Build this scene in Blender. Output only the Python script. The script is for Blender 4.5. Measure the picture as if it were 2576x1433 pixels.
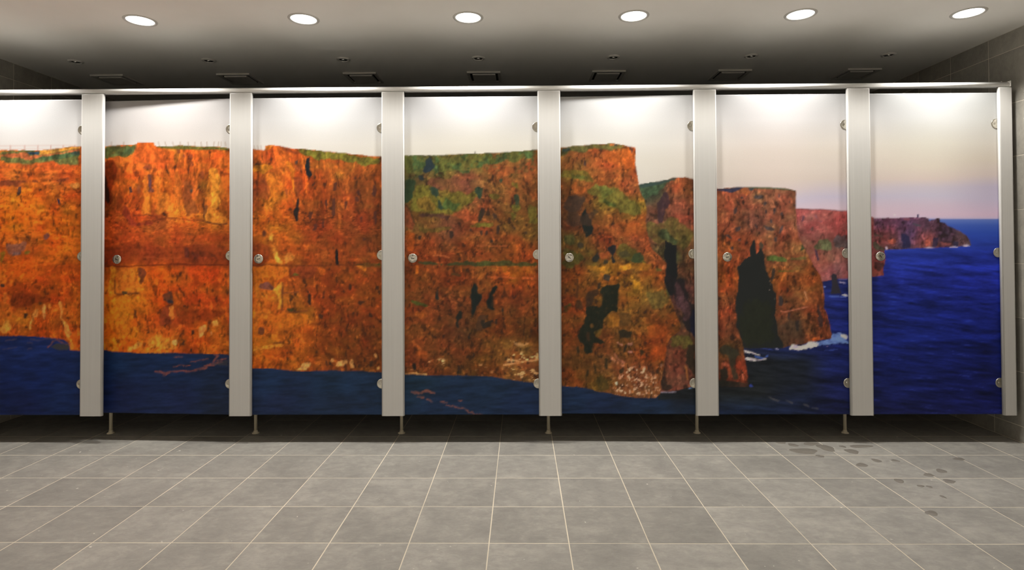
import bpy, bmesh, math, random
import numpy as np
from mathutils import Matrix, Vector

for o in list(bpy.data.objects):
    bpy.data.objects.remove(o)
S = bpy.context.scene
COL = S.collection

# ---------------------------------------------------------------- camera (2576 x 1433 frame)
CF, CX, CY, YAW, PITCH, ROLL, CH = 1433.7814, 1293.2489, 597.0095, -0.0119, 0.0146, -0.0044, 1.1139


def cam_axes():
    cw, sw, cp, sp, cr, sr = (math.cos(YAW), math.sin(YAW), math.cos(PITCH), math.sin(PITCH),
                              math.cos(ROLL), math.sin(ROLL))
    r, fw, up = np.array([cw, -sw, 0]), np.array([sw, cw, 0]), np.array([0, 0, 1.0])
    f2, u2 = fw * cp + up * sp, -fw * sp + up * cp
    return r * cr + u2 * sr, -r * sr + u2 * cr, f2


RX, UX, FX = cam_axes()
cd = bpy.data.cameras.new('camera')
cam = bpy.data.objects.new('camera', cd)
COL.objects.link(cam)
cam.matrix_world = Matrix(((RX[0], UX[0], -FX[0], 0), (RX[1], UX[1], -FX[1], 0),
                           (RX[2], UX[2], -FX[2], CH), (0, 0, 0, 1)))
cd.sensor_width = 36
cd.lens = CF / 2576 * 36
cd.shift_x = -(CX - 1288) / 2576
cd.shift_y = (CY - 716.5) / 2576
cd.clip_start = 0.02
S.camera = cam

# ---------------------------------------------------------------- world, exposure, lamp strengths
w = bpy.data.worlds.new('world')
S.world = w
w.use_nodes = True
w.node_tree.nodes['Background'].inputs[0].default_value = (1, 0.95, 0.88, 1)
w.node_tree.nodes['Background'].inputs[1].default_value = 0.0
S.view_settings.view_transform = 'Standard'
S.view_settings.look = 'None'
S.view_settings.gamma = 1
S.view_settings.exposure = 0.0
S.view_settings.use_curve_mapping = False
LAMP_COL = (1.0, 0.962, 0.895)
LAMP_FRONT = 56.0      # watts, row beside the doors
LAMP_FILL = 135.0       # watts, added unseen fill rows over the open floor
CONE = math.radians(120)
CONE_FILL = math.radians(90)

# ---------------------------------------------------------------- dimensions (metres)
XL, XR = -3.325, 2.797
YB, YF = 4.80, -2.0           # wall behind the cubicles, wall behind the camera
ZC = 2.325
PIL = [-2.445, -1.593, -0.725, 0.162, 1.0415, 1.9025]      # pilaster centres
PW = 0.1292
PF = 3.215                     # front plane of the pilasters
PY0, PY1 = PF, PF + 0.0155
DY = PF + 0.0195                    # front of the doors
DT = 0.013
ZP0, ZP1 = 0.159, 1.994
ZD0, ZD1 = 0.161, 1.965
PITCHX = 0.884
EDGES = [-3.29] + PIL + [2.772]      # cubicle dividing lines

DN = ['fence railing cliff door', 'ajar orange cliff door', 'grass slope cliff door', 'mossy brown cliff door',
      'cliff edge headland door', 'dark sea cave door', 'open blue sea door']


# ---------------------------------------------------------------- helpers
def link(name, me, parent=None, loc=None):
    o = bpy.data.objects.new(name, me)
    COL.objects.link(o)
    if parent:
        o.parent = parent
    if loc:
        o.location = loc
    return o


def tag(o, label, cat, group=None):
    o['label'] = label
    o['category'] = cat
    if group:
        o['group'] = group
    return o


def thing(name, label, cat, loc, group=None):
    o = link(name, None, None, loc)
    o.empty_display_size = 0.05
    return tag(o, label, cat, group)


def mesh_from(bm, name, mat, smooth=False):
    me = bpy.data.meshes.new(name)
    bmesh.ops.recalc_face_normals(bm, faces=bm.faces)
    bm.to_mesh(me)
    bm.free()
    for m in (mat if isinstance(mat, (list, tuple)) else [mat]):
        me.materials.append(m)
    if smooth:
        me.polygons.foreach_set('use_smooth', [True] * len(me.polygons))
    return me


def box(x0, x1, y0, y1, z0, z1, bevel=0.0, seg=2, edges=None):
    bm = bmesh.new()
    bmesh.ops.create_cube(bm, size=1)
    for v in bm.verts:
        v.co = Vector(((x0 + x1) / 2 + v.co.x * (x1 - x0), (y0 + y1) / 2 + v.co.y * (y1 - y0),
                       (z0 + z1) / 2 + v.co.z * (z1 - z0)))
    if bevel:
        es = [e for e in bm.edges if edges is None or edges(e)]
        bmesh.ops.bevel(bm, geom=es, offset=bevel, segments=seg, profile=0.5, affect='EDGES')
    return bm


def lathe(profile, n=40, close=False):
    """profile: (radius, height) points, spun round the z axis"""
    bm = bmesh.new()
    rings = []
    for r, z in profile:
        if r < 1e-6:
            rings.append([bm.verts.new((0, 0, z))])
        else:
            rings.append([bm.verts.new((r * math.cos(2 * math.pi * k / n), r * math.sin(2 * math.pi * k / n), z))
                          for k in range(n)])
    prs = list(zip(rings[:-1], rings[1:])) + ([(rings[-1], rings[0])] if close else [])
    for a, b in prs:
        for k in range(n):
            k2 = (k + 1) % n
            if len(a) == 1 and len(b) == 1:
                continue
            if len(a) == 1:
                bm.faces.new((a[0], b[k2], b[k]))
            elif len(b) == 1:
                bm.faces.new((a[k], a[k2], b[0]))
            else:
                bm.faces.new((a[k], a[k2], b[k2], b[k]))
    return bm


def face_camera(bm):
    """turn a z-axis lathe so that its axis points to -y (towards the room)"""
    bmesh.ops.rotate(bm, verts=bm.verts, cent=(0, 0, 0), matrix=Matrix.Rotation(math.pi / 2, 3, 'X'))
    return bm


# ---------------------------------------------------------------- materials
def mat(name, base=(0.8, 0.8, 0.8), rough=0.5, metal=0.0, spec=0.5):
    m = bpy.data.materials.new(name)
    m.use_nodes = True
    b = m.node_tree.nodes['Principled BSDF']
    b.inputs['Base Color'].default_value = (*base, 1)
    b.inputs['Roughness'].default_value = rough
    b.inputs['Metallic'].default_value = metal
    b.inputs['Specular IOR Level'].default_value = spec
    return m, m.node_tree, b


def ramp(nt, fac, stops):
    r = nt.nodes.new('ShaderNodeValToRGB')
    while len(r.color_ramp.elements) < len(stops):
        r.color_ramp.elements.new(0.5)
    for e, (p, c) in zip(r.color_ramp.elements, stops):
        e.position = p
        e.color = (*c, 1)
    nt.links.new(fac, r.inputs[0])
    return r.outputs[0]


def mapped(nt, coord, scale):
    mp = nt.nodes.new('ShaderNodeMapping')
    mp.inputs['Scale'].default_value = scale
    nt.links.new(coord, mp.inputs['Vector'])
    return mp.outputs[0]


def noise(nt, vec, scale, detail=5, rough=0.6, wv=None, dist=0.0):
    n = nt.nodes.new('ShaderNodeTexNoise')
    n.inputs['Scale'].default_value = scale
    n.inputs['Detail'].default_value = detail
    n.inputs['Roughness'].default_value = rough
    n.inputs['Distortion'].default_value = dist
    if wv is not None:
        n.noise_dimensions = '4D'
        nt.links.new(wv, n.inputs['W'])
    nt.links.new(vec, n.inputs['Vector'])
    return n.outputs['Fac']


def mixc(nt, fac, a, b, mode='MIX'):
    m = nt.nodes.new('ShaderNodeMix')
    m.data_type = 'RGBA'
    m.blend_type = mode
    for val, idx in ((fac, 0), (a, 6), (b, 7)):
        if hasattr(val, 'links'):
            nt.links.new(val, m.inputs[idx])
        elif idx == 0:
            m.inputs[0].default_value = val
        else:
            m.inputs[idx].default_value = (*val, 1)
    return m.outputs[2]


def math1(nt, op, a, b):
    m = nt.nodes.new('ShaderNodeMath')
    m.operation = op
    for i, v in ((0, a), (1, b)):
        if hasattr(v, 'links'):
            nt.links.new(v, m.inputs[i])
        else:
            m.inputs[i].default_value = v
    return m.outputs[0]


def tile_material(name, dark, mid, light, rough):
    m, nt, b = mat(name, mid, rough, 0, 0.4)
    tc = nt.nodes.new('ShaderNodeTexCoord')
    oi = nt.nodes.new('ShaderNodeObjectInfo')
    wv = math1(nt, 'MULTIPLY', oi.outputs['Random'], 91.0)
    n0 = noise(nt, tc.outputs['Object'], 4.0, 3, 0.5, wv, 0.5)
    nf = noise(nt, mapped(nt, tc.outputs['Object'], (1, 1.5, 1)), 17.0, 9, 0.72, wv, 0.5)
    n1 = math1(nt, 'ADD', math1(nt, 'MULTIPLY', n0, 0.45), math1(nt, 'MULTIPLY', nf, 0.55))
    c = ramp(nt, n1, [(0.34, dark), (0.5, mid), (0.66, light)])
    fine = noise(nt, mapped(nt, tc.outputs['Object'], (60, 240, 60)), 1.0, 3, 0.6, wv)
    c = mixc(nt, 0.22, c, ramp(nt, fine, [(0.3, (0.55, 0.55, 0.55)), (0.7, (1, 1, 1))]), 'MULTIPLY')
    tone = math1(nt, 'ADD', math1(nt, 'MULTIPLY', oi.outputs['Random'], 0.14), 0.92)
    hsv = nt.nodes.new('ShaderNodeHueSaturation')
    nt.links.new(tone, hsv.inputs['Value'])
    nt.links.new(c, hsv.inputs['Color'])
    c = hsv.outputs[0]
    sp = noise(nt, tc.outputs['Object'], 34.0, 2, 0.5, wv, 0.2)          # pale specks and scuffs
    c = mixc(nt, ramp(nt, sp, [(0.735, (0, 0, 0)), (0.77, (0.75, 0.75, 0.75))]), c, (0.78, 0.75, 0.68))
    nt.links.new(c, b.inputs['Base Color'])
    bp = nt.nodes.new('ShaderNodeBump')
    bp.inputs['Strength'].default_value = 0.08
    bp.inputs['Distance'].default_value = 0.002
    nt.links.new(n1, bp.inputs['Height'])
    nt.links.new(bp.outputs[0], b.inputs['Normal'])
    return m


M_FLOOR = tile_material('floor_tile', (0.25, 0.24, 0.222), (0.325, 0.312, 0.286), (0.435, 0.415, 0.375), 0.55)
M_WALLT = tile_material('wall_tile', (0.27, 0.255, 0.225), (0.36, 0.34, 0.30), (0.46, 0.43, 0.375), 0.5)


def grout_material(name, base):
    m, nt, b = mat(name, base, 0.9, 0, 0.2)
    tc = nt.nodes.new('ShaderNodeTexCoord')
    n = noise(nt, tc.outputs['Object'], 3.0, 4, 0.6)
    nt.links.new(ramp(nt, n, [(0.3, tuple(v * 0.8 for v in base)), (0.6, base)]), b.inputs['Base Color'])
    return m


M_GROUT = grout_material('cream_grout', (0.74, 0.67, 0.545))
M_WGROUT = grout_material('wall_grout', (0.74, 0.69, 0.59))


def paint(name, base, rough=0.7, var=0.03, scale=3.0, spec=0.3):
    m, nt, b = mat(name, base, rough, 0, spec)
    tc = nt.nodes.new('ShaderNodeTexCoord')
    n = noise(nt, tc.outputs['Object'], scale, 3)
    nt.links.new(ramp(nt, n, [(0.3, tuple(v * (1 - var) for v in base)), (0.7, base)]), b.inputs['Base Color'])
    return m


M_CEIL = paint('ceiling_paint', (0.94, 0.915, 0.865), 0.8)
M_BACKT = paint('dark_wall_tile', (0.05, 0.048, 0.043), 0.4)
M_BACKW = paint('room_wall_paint', (0.86, 0.84, 0.79), 0.7)
M_PART = paint('partition_laminate', (0.11, 0.107, 0.10), 0.5)
M_WHITE = paint('white_laminate', (0.80, 0.79, 0.76), 0.4)
M_TRIM = paint('white_trim', (0.62, 0.60, 0.56), 0.35)
M_LAMPTRIM = paint('lamp_trim_white', (0.60, 0.58, 0.54), 0.3)
M_DARK = paint('black_recess', (0.025, 0.023, 0.02), 0.6)
M_WET = paint('wet_tile', (0.235, 0.215, 0.188), 0.45, 0.15, 40, 0.35)


def brushed(name, base, rough, metal, scale, amount):
    m, nt, b = mat(name, base, rough, metal)
    tc = nt.nodes.new('ShaderNodeTexCoord')
    n = noise(nt, mapped(nt, tc.outputs['Object'], scale), 1.0, 3, 0.6)
    nt.links.new(ramp(nt, n, [(0.3, tuple(v * (1 - amount) for v in base)), (0.7, base)]), b.inputs['Base Color'])
    return m


M_ALU = brushed('satin_aluminium', (0.61, 0.602, 0.588), 0.36, 0.0, (160, 160, 1.2), 0.06)
M_RAIL = brushed('rail_aluminium', (0.90, 0.895, 0.885), 0.32, 0.0, (1.2, 160, 160), 0.05)
M_STEEL = brushed('brushed_steel', (0.60, 0.57, 0.50), 0.3, 1.0, (30, 30, 30), 0.25)
M_LEG = brushed('leg_steel', (0.78, 0.70, 0.54), 0.4, 0.1, (60, 60, 4), 0.2)


def knob_material():
    """turned steel: bright and dark sectors round the centre"""
    m, nt, b = mat('turned_steel', (0.62, 0.6, 0.55), 0.22, 1.0)
    b.inputs['Anisotropic'].default_value = 0.75
    tg = nt.nodes.new('ShaderNodeTangent')
    tg.direction_type = 'RADIAL'
    tg.axis = 'Y'
    nt.links.new(tg.outputs[0], b.inputs['Tangent'])
    tc = nt.nodes.new('ShaderNodeTexCoord')
    n = noise(nt, tc.outputs['Object'], 60.0, 2)
    nt.links.new(ramp(nt, n, [(0.3, (0.42, 0.4, 0.35)), (0.7, (0.72, 0.69, 0.63))]), b.inputs['Base Color'])
    return m


M_KNOB = knob_material()


def emitter(name, col, strength):
    m = bpy.data.materials.new(name)
    m.use_nodes = True
    nt = m.node_tree
    nt.nodes.remove(nt.nodes['Principled BSDF'])
    e = nt.nodes.new('ShaderNodeEmission')
    e.inputs[0].default_value = (*col, 1)
    e.inputs[1].default_value = strength
    nt.links.new(e.outputs[0], nt.nodes['Material Output'].inputs[0])
    return m


M_LENS = emitter('lit_lens', (1.0, 0.97, 0.92), 6.0)


def glass_bulb():
    m, nt, b = mat('bulb_glass', (0.85, 0.83, 0.78), 0.08, 0.9)
    return m


M_BULB = glass_bulb()


def print_material():
    m, nt, b = mat('printed_laminate', (0.5, 0.5, 0.5), 0.42, 0, 0.2)
    a = nt.nodes.new('ShaderNodeAttribute')
    a.attribute_name = 'print'
    tc = nt.nodes.new('ShaderNodeTexCoord')
    n = noise(nt, tc.outputs['Object'], 260.0, 2, 0.6)
    c = mixc(nt, 0.16, a.outputs['Color'], ramp(nt, n, [(0.3, (0.6, 0.6, 0.6)), (0.7, (1, 1, 1))]), 'MULTIPLY')
    nt.links.new(c, b.inputs['Base Color'])
    return m


M_PRINT = print_material()


# ---------------------------------------------------------------- the room
def struct(name, bm, m):
    o = link(name, mesh_from(bm, name, m))
    o['kind'] = 'structure'
    return o


def tile_mesh(name, sx, sy, mat_, t=0.006, ch=0.0006):
    """tile lying in xy, its back at z=0, chamfered face at z=t"""
    bm = bmesh.new()
    lv = []
    for inset, z in ((0, 0), (0, t - ch), (ch, t)):
        lv.append([bm.verts.new((px * (sx / 2 - inset), py * (sy / 2 - inset), z))
                   for px, py in ((-1, -1), (1, -1), (1, 1), (-1, 1))])
    for a, b in zip(lv[:-1], lv[1:]):
        for k in range(4):
            bm.faces.new((a[k], a[(k + 1) % 4], b[(k + 1) % 4], b[k]))
    bm.faces.new(lv[2])
    return mesh_from(bm, name, mat_)


GT = 0.0035     # joint width
TT = 0.006      # tile thickness


class Tiler:
    """cuts one kind of tile to the size each place needs; alike tiles share a mesh"""
    def __init__(self, name, mat_):
        self.n, self.m, self.c = name, mat_, {}

    def get(self, sx, sy):
        k = (round(sx, 3), round(sy, 3))
        if k not in self.c:
            self.c[k] = tile_mesh(self.n, k[0], k[1], self.m, TT)
        return self.c[k]


def spans(lo, hi, origin, step):
    k = math.floor((lo - origin) / step)
    out = []
    while origin + k * step < hi - 1e-6:
        a, b = max(lo, origin + k * step), min(hi, origin + (k + 1) * step)
        if b - a > 0.012:
            out.append((a + GT / 2, b - GT / 2))
        k += 1
    return out


rng = random.Random(4)
floor = struct('floor', box(XL, XR, YF, YB, -0.10, -0.0004), M_GROUT)
ft = Tiler('floor_tile', M_FLOOR)
xs = spans(XL, XR, -0.1249, 0.3)
near = bmesh.new()
for (y0, y1) in spans(YF, YB, 3.0519, 0.3):
    for (x0, x1) in xs:
        if y0 > 1.2:
            o = link('tile', ft.get(x1 - x0, y1 - y0), floor,
                     ((x0 + x1) / 2, (y0 + y1) / 2, -TT + rng.uniform(-0.0002, 0.0002)))
        else:
            a = [near.verts.new((x, y, z)) for z in (-TT, 0) for x, y in ((x0, y0), (x1, y0), (x1, y1), (x0, y1))]
            near.faces.new(a[4:])
            for k in range(4):
                near.faces.new((a[k], a[(k + 1) % 4], a[4 + (k + 1) % 4], a[4 + k]))
o = link('tile_field', mesh_from(near, 'tile_field', M_FLOOR), floor)
o['kind'] = 'stuff'

ceiling = struct('ceiling', box(XL - 0.1, XR + 0.1, YF - 0.1, YB + 0.1, ZC, ZC + 0.1), M_CEIL)
ZROW = [0.0] + [0.0916 + 0.3034 * k for k in range(8)] + [ZC]


def tiled_wall(name, x, sign, yphase):
    """side wall: grout slab with tiles on its room face (sign = direction into the room)"""
    xa, xb = (x, x + 0.1) if sign < 0 else (x - 0.1, x)
    wl = struct(name, box(xa, xb, YF, YB, -0.1, ZC), M_WGROUT)
    t = Tiler('wall_tile', M_WALLT)
    R = Matrix.Rotation(math.pi / 2 * (1 if sign > 0 else -1), 4, 'Y')
    for (y0, y1) in spans(1.5, YB, yphase, 0.3):
        for z0, z1 in zip(ZROW[:-1], ZROW[1:]):
            o = link('tile', t.get(z1 - z0 - GT, y1 - y0), wl)
            o.matrix_world = Matrix.Translation((x + sign * (-TT + 0.0007), (y0 + y1) / 2, (z0 + z1) / 2)) @ R
    return wl


tiled_wall('wall_right', XR, -1, 3.421)
tiled_wall('wall_left', XL, 1, 3.686)
struct('wall_back', box(XL - 0.1, XR + 0.1, YB, YB + 0.1, -0.1, ZC), M_BACKT)
struct('wall_front', box(XL - 0.1, XR + 0.1, YF - 0.1, YF, -0.1, ZC), M_BACKW)

# ---------------------------------------------------------------- downlights
LY = 3.003
ring_me = mesh_from(lathe([(0.0655, 0.0), (0.0665, -0.003), (0.072, -0.0045), (0.079, -0.003), (0.081, 0.0)], 48),
                    'trim_ring', M_LAMPTRIM, True)
lens_me = mesh_from(lathe([(0.0655, 0.0), (0.0650, -0.0012), (0.04, -0.0022), (0, -0.0026)], 48), 'lens', M_LENS, True)


def downlight(x, y, power, cone, label, group):
    t = thing('downlight', label, 'light', (x, y, ZC), group)
    link('trim_ring', ring_me, t)
    link('lens', lens_me, t)
    ld = bpy.data.lights.new('downlight_lamp', 'SPOT')
    ld.energy = power
    ld.color = LAMP_COL
    ld.spot_size = cone
    ld.spot_blend = 0.5 if cone > 2 else 1.0
    ld.shadow_soft_size = 0.05
    l = link('downlight_lamp', ld, t, (0, 0, -0.012))
    return t


LX = [-2.904 + 0.8765 * k for k in range(7)]
for k, x in enumerate(LX):
    downlight(x, LY, LAMP_FRONT, CONE, f'glowing round white downlight in the ceiling just in front of the {DN[k]}',
              'glowing downlights along the cubicle doors')
for y in (-0.1, -1.2):  # rows out of view, added to brighten the floor and ceiling
    for x in LX:
        downlight(x, y, LAMP_FILL, CONE_FILL, 'added round fill downlight in the ceiling over the open floor, out of view',
                  'added fill downlights over the open floor')

# unlit small spotlights above the cubicles
spot_ring = mesh_from(lathe([(0.026, 0.0), (0.028, -0.006), (0.033, -0.009), (0.041, -0.006), (0.044, 0.0)], 40),
                      'trim_ring', M_TRIM, True)
spot_dish = mesh_from(lathe([(0.030, -0.004), (0.022, -0.0025), (0.012, -0.0015), (0, -0.001)], 32), 'reflector',
                      M_DARK, True)
spot_bulb = mesh_from(lathe([(0.012, -0.001), (0.0125, -0.005), (0.008, -0.010), (0, -0.012)], 24), 'bulb', M_BULB, True)
SX = [-2.889, -2.018, -1.143, -0.269, 0.600, 1.482, 2.355]
for k, x in enumerate(SX):
    t = thing('spotlight', f'small unlit round ceiling spotlight over the cubicle behind the {DN[k]}', 'light',
              (x, 3.655, ZC), 'unlit spotlights over the cubicles')
    link('trim_ring', spot_ring, t)
    link('reflector', spot_dish, t)
    link('bulb', spot_bulb, t)

# square extract vents


def frame_mesh():
    bm = bmesh.new()
    a, b_, h = 0.116, 0.098, 0.012
    rings = [[(s1 * r, s2 * r, z) for s1, s2 in ((-1, -1), (1, -1), (1, 1), (-1, 1))]
             for r, z in ((a, 0), (a, -h), (b_, -h), (b_, 0))]
    vs = [[bm.verts.new(p) for p in r] for r in rings]
    for q, r in zip(vs, vs[1:] + vs[:1]):
        for k in range(4):
            bm.faces.new((q[k], q[(k + 1) % 4], r[(k + 1) % 4], r[k]))
    return mesh_from(bm, 'frame', M_TRIM)


vent_frame = frame_mesh()
vent_back = mesh_from(box(-0.098, 0.098, -0.098, 0.098, -0.003, 0.0), 'backing', M_DARK)
vent_plate = mesh_from(box(-0.080, 0.080, -0.080, 0.080, -0.016, -0.003, 0.003), 'cover_plate', M_TRIM)
VX = [-2.894, -2.005, -1.119, -0.254, 0.616, 1.485, 2.374]
for k, x in enumerate(VX):
    t = thing('ceiling_vent', f'square white ceiling vent over the cubicle behind the {DN[k]}', 'vent',
              (x, 4.05, ZC), 'ceiling vents over the cubicles')
    link('frame', vent_frame, t)
    link('backing', vent_back, t)
    link('cover_plate', vent_plate, t)

# ---------------------------------------------------------------- pilasters, header rail, partitions


def pilaster(cx, wid, label):
    bm = box(-wid / 2, wid / 2, PY0 - PF, PY1 - PF, 0, ZP1 - ZP0, 0.0085, 4,
             lambda e: (abs(e.verts[0].co.y) < 1e-5 and abs(e.verts[1].co.y) < 1e-5) and
             (abs(e.verts[0].co.z - e.verts[1].co.z) > 0.5 or e.verts[0].co.z > 1))
    me = mesh_from(bm, 'pilaster', M_ALU)
    for p in me.polygons:
        p.use_smooth = p.area < 0.05
    o = link('cubicle_pilaster', me, None, (cx, PF, ZP0))
    tag(o, label, 'pilaster', 'silver pilasters of the cubicle front')


for k, x in enumerate(PIL):
    pilaster(x, PW, f'silver aluminium pilaster between the {DN[k]} and the {DN[k + 1]}')
pilaster((2.683 + 2.7585) / 2, 0.0755, 'narrow silver pilaster between the open blue sea door and the tiled wall')
pilaster(-3.272, 0.0765, 'narrow silver pilaster between the fence railing cliff door and the tiled wall')

RX0, RX1 = XL + 0.006, 2.746
bm = bmesh.new()
prof = []
RD, RH = 0.040, 0.031
for k in range(9):                                         # broad sloping shoulder, then the rounded underside
    a = math.radians(80 * k / 8)
    prof.append((PF + 0.026 - 0.032 * math.sin(a) ** 1.15, ZP1 + RH - 0.022 * (1 - math.cos(a))))
for k in range(1, 7):
    a = math.radians(90 * k / 6)
    prof.append((PF - 0.0055 + 0.0105 * (1 - math.cos(a)), ZP1 + 0.0128 - 0.0128 * math.sin(a)))
prof += [(PF - 0.008 + RD, ZP1), (PF - 0.008 + RD, ZP1 + RH)]
va = [bm.verts.new((RX0, y, z)) for y, z in prof]
vb = [bm.verts.new((RX1 - 0.004, y, z)) for y, z in prof]
n = len(prof)
for k in range(n):
    bm.faces.new((va[k], va[(k + 1) % n], vb[(k + 1) % n], vb[k]))
bm.faces.new(va)
bm.faces.new(vb)
rail = thing('header_rail', 'long rounded silver header rail along the top of the cubicle doors', 'rail', (0, PF + 0.02, ZP1))
me = mesh_from(bm, 'rail_profile', M_RAIL)
for p in me.polygons:
    p.use_smooth = len(p.vertices) == 4 and p.area < 0.1
o = link('rail_profile', me, rail)
o.location = (0, -PF - 0.02, -ZP1)
o = link('end_cap', mesh_from(box(RX1 - 0.004, RX1, -0.028, 0.014, -0.001, RH + 0.001, 0.003), 'end_cap', M_TRIM), rail)
o = link('end_screw', mesh_from(lathe([(0.005, 0.0), (0.005, 0.003), (0.003, 0.004), (0, 0.004)], 16), 'end_screw', M_STEEL, True),
         rail, (2.715, 0.0, RH))

leg_me = mesh_from(lathe([(0, 0.018), (0.0095, 0.018), (0.0095, 0.135), (0.014, 0.137), (0.014, 0.149), (0, 0.149)], 20),
                   'leg', M_LEG, True)
flange_me = mesh_from(lathe([(0, 0.0), (0.021, 0.0), (0.021, 0.004), (0.013, 0.008), (0.011, 0.019), (0, 0.019)], 24),
                      'foot_flange', M_LEG, True)
LEGX = [-2.467, -1.593, -0.717, 0.159, 1.039, 1.911]
for k, x in enumerate(PIL):
    lx = LEGX[k]
    t = thing('cubicle_partition', f'grey partition on thin steel leg behind {DN[k]} and {DN[k + 1][:-5]}',
              'partition', (lx, 3.41, 0.0), 'partitions between the cubicles')
    t['kind'] = 'thing'
    link('panel', mesh_from(box(-0.0065, 0.0065, PF + 0.036 - 3.41, YB - 3.41 - 0.002, 0.149, 1.985), 'panel', M_PART), t)
    for yy in (0.0, 1.1):
        lg = link('leg', leg_me, t, (0, yy, 0))
        link('foot_flange', flange_me, lg)
    # angle that fixes the pilaster to the partition
    link('bracket', mesh_from(box(x - lx - 0.004 if x < lx else -0.004, x - lx + 0.004 if x > lx else 0.004, PY1 - 3.41, PF + 0.036 - 3.41, 0.25, 1.95), 'bracket', M_ALU), t)

# ---------------------------------------------------------------- the printed picture (painted in photo pixels)
PX0, PX1, PYA, PYB_, ST = -170, 2570, 225, 1062, 2
gx = np.arange(PX0, PX1, ST, dtype=np.float32)
gy = np.arange(PYA, PYB_, ST, dtype=np.float32)
X, Y = np.meshgrid(gx, gy)
nrng = np.random.default_rng(11)
TAB = nrng.random((256, 256)).astype(np.float32)


def vnoise(x, y, s):
    xi, yi = np.floor(x).astype(np.int64), np.floor(y).astype(np.int64)
    fx, fy = x - xi, y - yi
    fx, fy = fx * fx * (3 - 2 * fx), fy * fy * (3 - 2 * fy)
    xi = xi + s * 37
    yi = yi + s * 91
    a, b = TAB[yi & 255, xi & 255], TAB[yi & 255, (xi + 1) & 255]
    c, d = TAB[(yi + 1) & 255, xi & 255], TAB[(yi + 1) & 255, (xi + 1) & 255]
    return (a + (b - a) * fx) * (1 - fy) + (c + (d - c) * fx) * fy


def fbm(x, y, s, octv=4, g=0.55):
    t, a, n = 0, 1.0, 0
    for k in range(octv):
        t = t + a * vnoise(x * 2 ** k, y * 2 ** k, s + k * 5)
        n += a
        a *= g
    return t / n


def sm(e0, e1, v):
    t = np.clip((v - e0) / (e1 - e0), 0, 1)
    return t * t * (3 - 2 * t)


WX = (fbm(X / 24, Y / 24, 1, 5, 0.66) - 0.5) * 1.7
WY = (fbm(X / 24, Y / 24, 2, 5, 0.66) - 0.5) * 1.7
EN = fbm(X / 10, Y / 13, 3, 4, 0.65) - 0.5
EN2 = fbm(X / 6, Y / 8, 4, 3, 0.65)
CROP = {'A': (0, 340, 3.981), 'B': (0, 690, 3.981), 'C': (600, 340, 3.981), 'D': (600, 690, 3.981),
        'E': (1200, 340, 3.981), 'F': (1200, 690, 3.981), 'G': (1780, 430, 5.97), 'H': (1780, 660, 5.97),
        'I': (1780, 850, 5.97), 'J': (2150, 430, 5.972), 'K': (2150, 650, 2.986), 'P': (0, 0, 1.0)}


def pts(spec):
    """'A 10 20 30 40 B 5 6' -> photo pixels; the letter names the working frame"""
    out, fr, buf = [], None, []
    for tok in spec.split():
        if tok in CROP:
            fr = CROP[tok]
        else:
            buf.append(float(tok))
            if len(buf) == 2:
                out.append((fr[0] + buf[0] / fr[2], fr[1] + buf[1] / fr[2]))
                buf = []
    return np.array(out, dtype=np.float32)


def blur(m, r):
    r = max(1, int(r))
    for ax in (0, 1):
        for _ in range(2):
            c = np.cumsum(np.concatenate([np.repeat(np.take(m, [0], ax), r + 1, ax), m,
                                          np.repeat(np.take(m, [-1], ax), r, ax)], ax), ax, dtype=np.float64)
            nn = m.shape[ax]
            hi = np.take(c, range(2 * r + 1, 2 * r + 1 + nn), ax) if ax == 0 else c[:, 2 * r + 1:2 * r + 1 + nn]
            lo = c[:nn] if ax == 0 else c[:, :nn]
            m = ((hi - lo) / (2 * r + 1)).astype(np.float32)
    return m


def poly(spec, rag=3.0, soft=0):
    """mask of a polygon with a ragged natural edge; rag and soft in photo pixels"""
    P = pts(spec) if isinstance(spec, str) else spec
    pad = rag + soft * 2 + 4
    j0 = max(0, int((P[:, 0].min() - pad - PX0) / ST)); j1 = min(len(gx), int((P[:, 0].max() + pad - PX0) / ST) + 2)
    i0 = max(0, int((P[:, 1].min() - pad - PYA) / ST)); i1 = min(len(gy), int((P[:, 1].max() + pad - PYA) / ST) + 2)
    m = np.zeros(X.shape, np.float32)
    if j1 <= j0 or i1 <= i0:
        return m
    acc = 0
    subs = ((-0.5, -0.5), (0.5, -0.5), (-0.5, 0.5), (0.5, 0.5))
    for sx_, sy_ in subs:
        x = X[i0:i1, j0:j1] + WX[i0:i1, j0:j1] * 2 * rag + sx_
        y = Y[i0:i1, j0:j1] + WY[i0:i1, j0:j1] * 2 * rag + sy_
        ins = np.zeros(x.shape, bool)
        for (xa, ya), (xb, yb) in zip(P, np.roll(P, -1, 0)):
            if ya == yb:
                continue
            ins ^= ((ya > y) != (yb > y)) & (x < (xb - xa) * (y - ya) / (yb - ya) + xa)
        acc = acc + ins
    sub = (acc / len(subs)).astype(np.float32)
    if soft:
        sub = blur(sub, soft / ST)
    m[i0:i1, j0:j1] = sub
    return m


def stroke(spec, width, rag=2.0, soft=0):
    """mask of a line with the given half width"""
    P = pts(spec)
    d = np.full(X.shape, 1e9, np.float32)
    x, y = X + WX * 2 * rag, Y + WY * 2 * rag
    for (xa, ya), (xb, yb) in zip(P[:-1], P[1:]):
        vx, vy = xb - xa, yb - ya
        t = np.clip(((x - xa) * vx + (y - ya) * vy) / (vx * vx + vy * vy + 1e-6), 0, 1)
        d = np.minimum(d, np.hypot(x - xa - t * vx, y - ya - t * vy))
    return (np.clip(1 - (d - width) / (1.5 + soft), 0, 1) * (np.clip(0.15 + 1.25 * EN2, 0, 1) if rag > 0.5 else 1)).astype(np.float32)


IMG = np.zeros(X.shape + (3,), np.float32)


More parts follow.
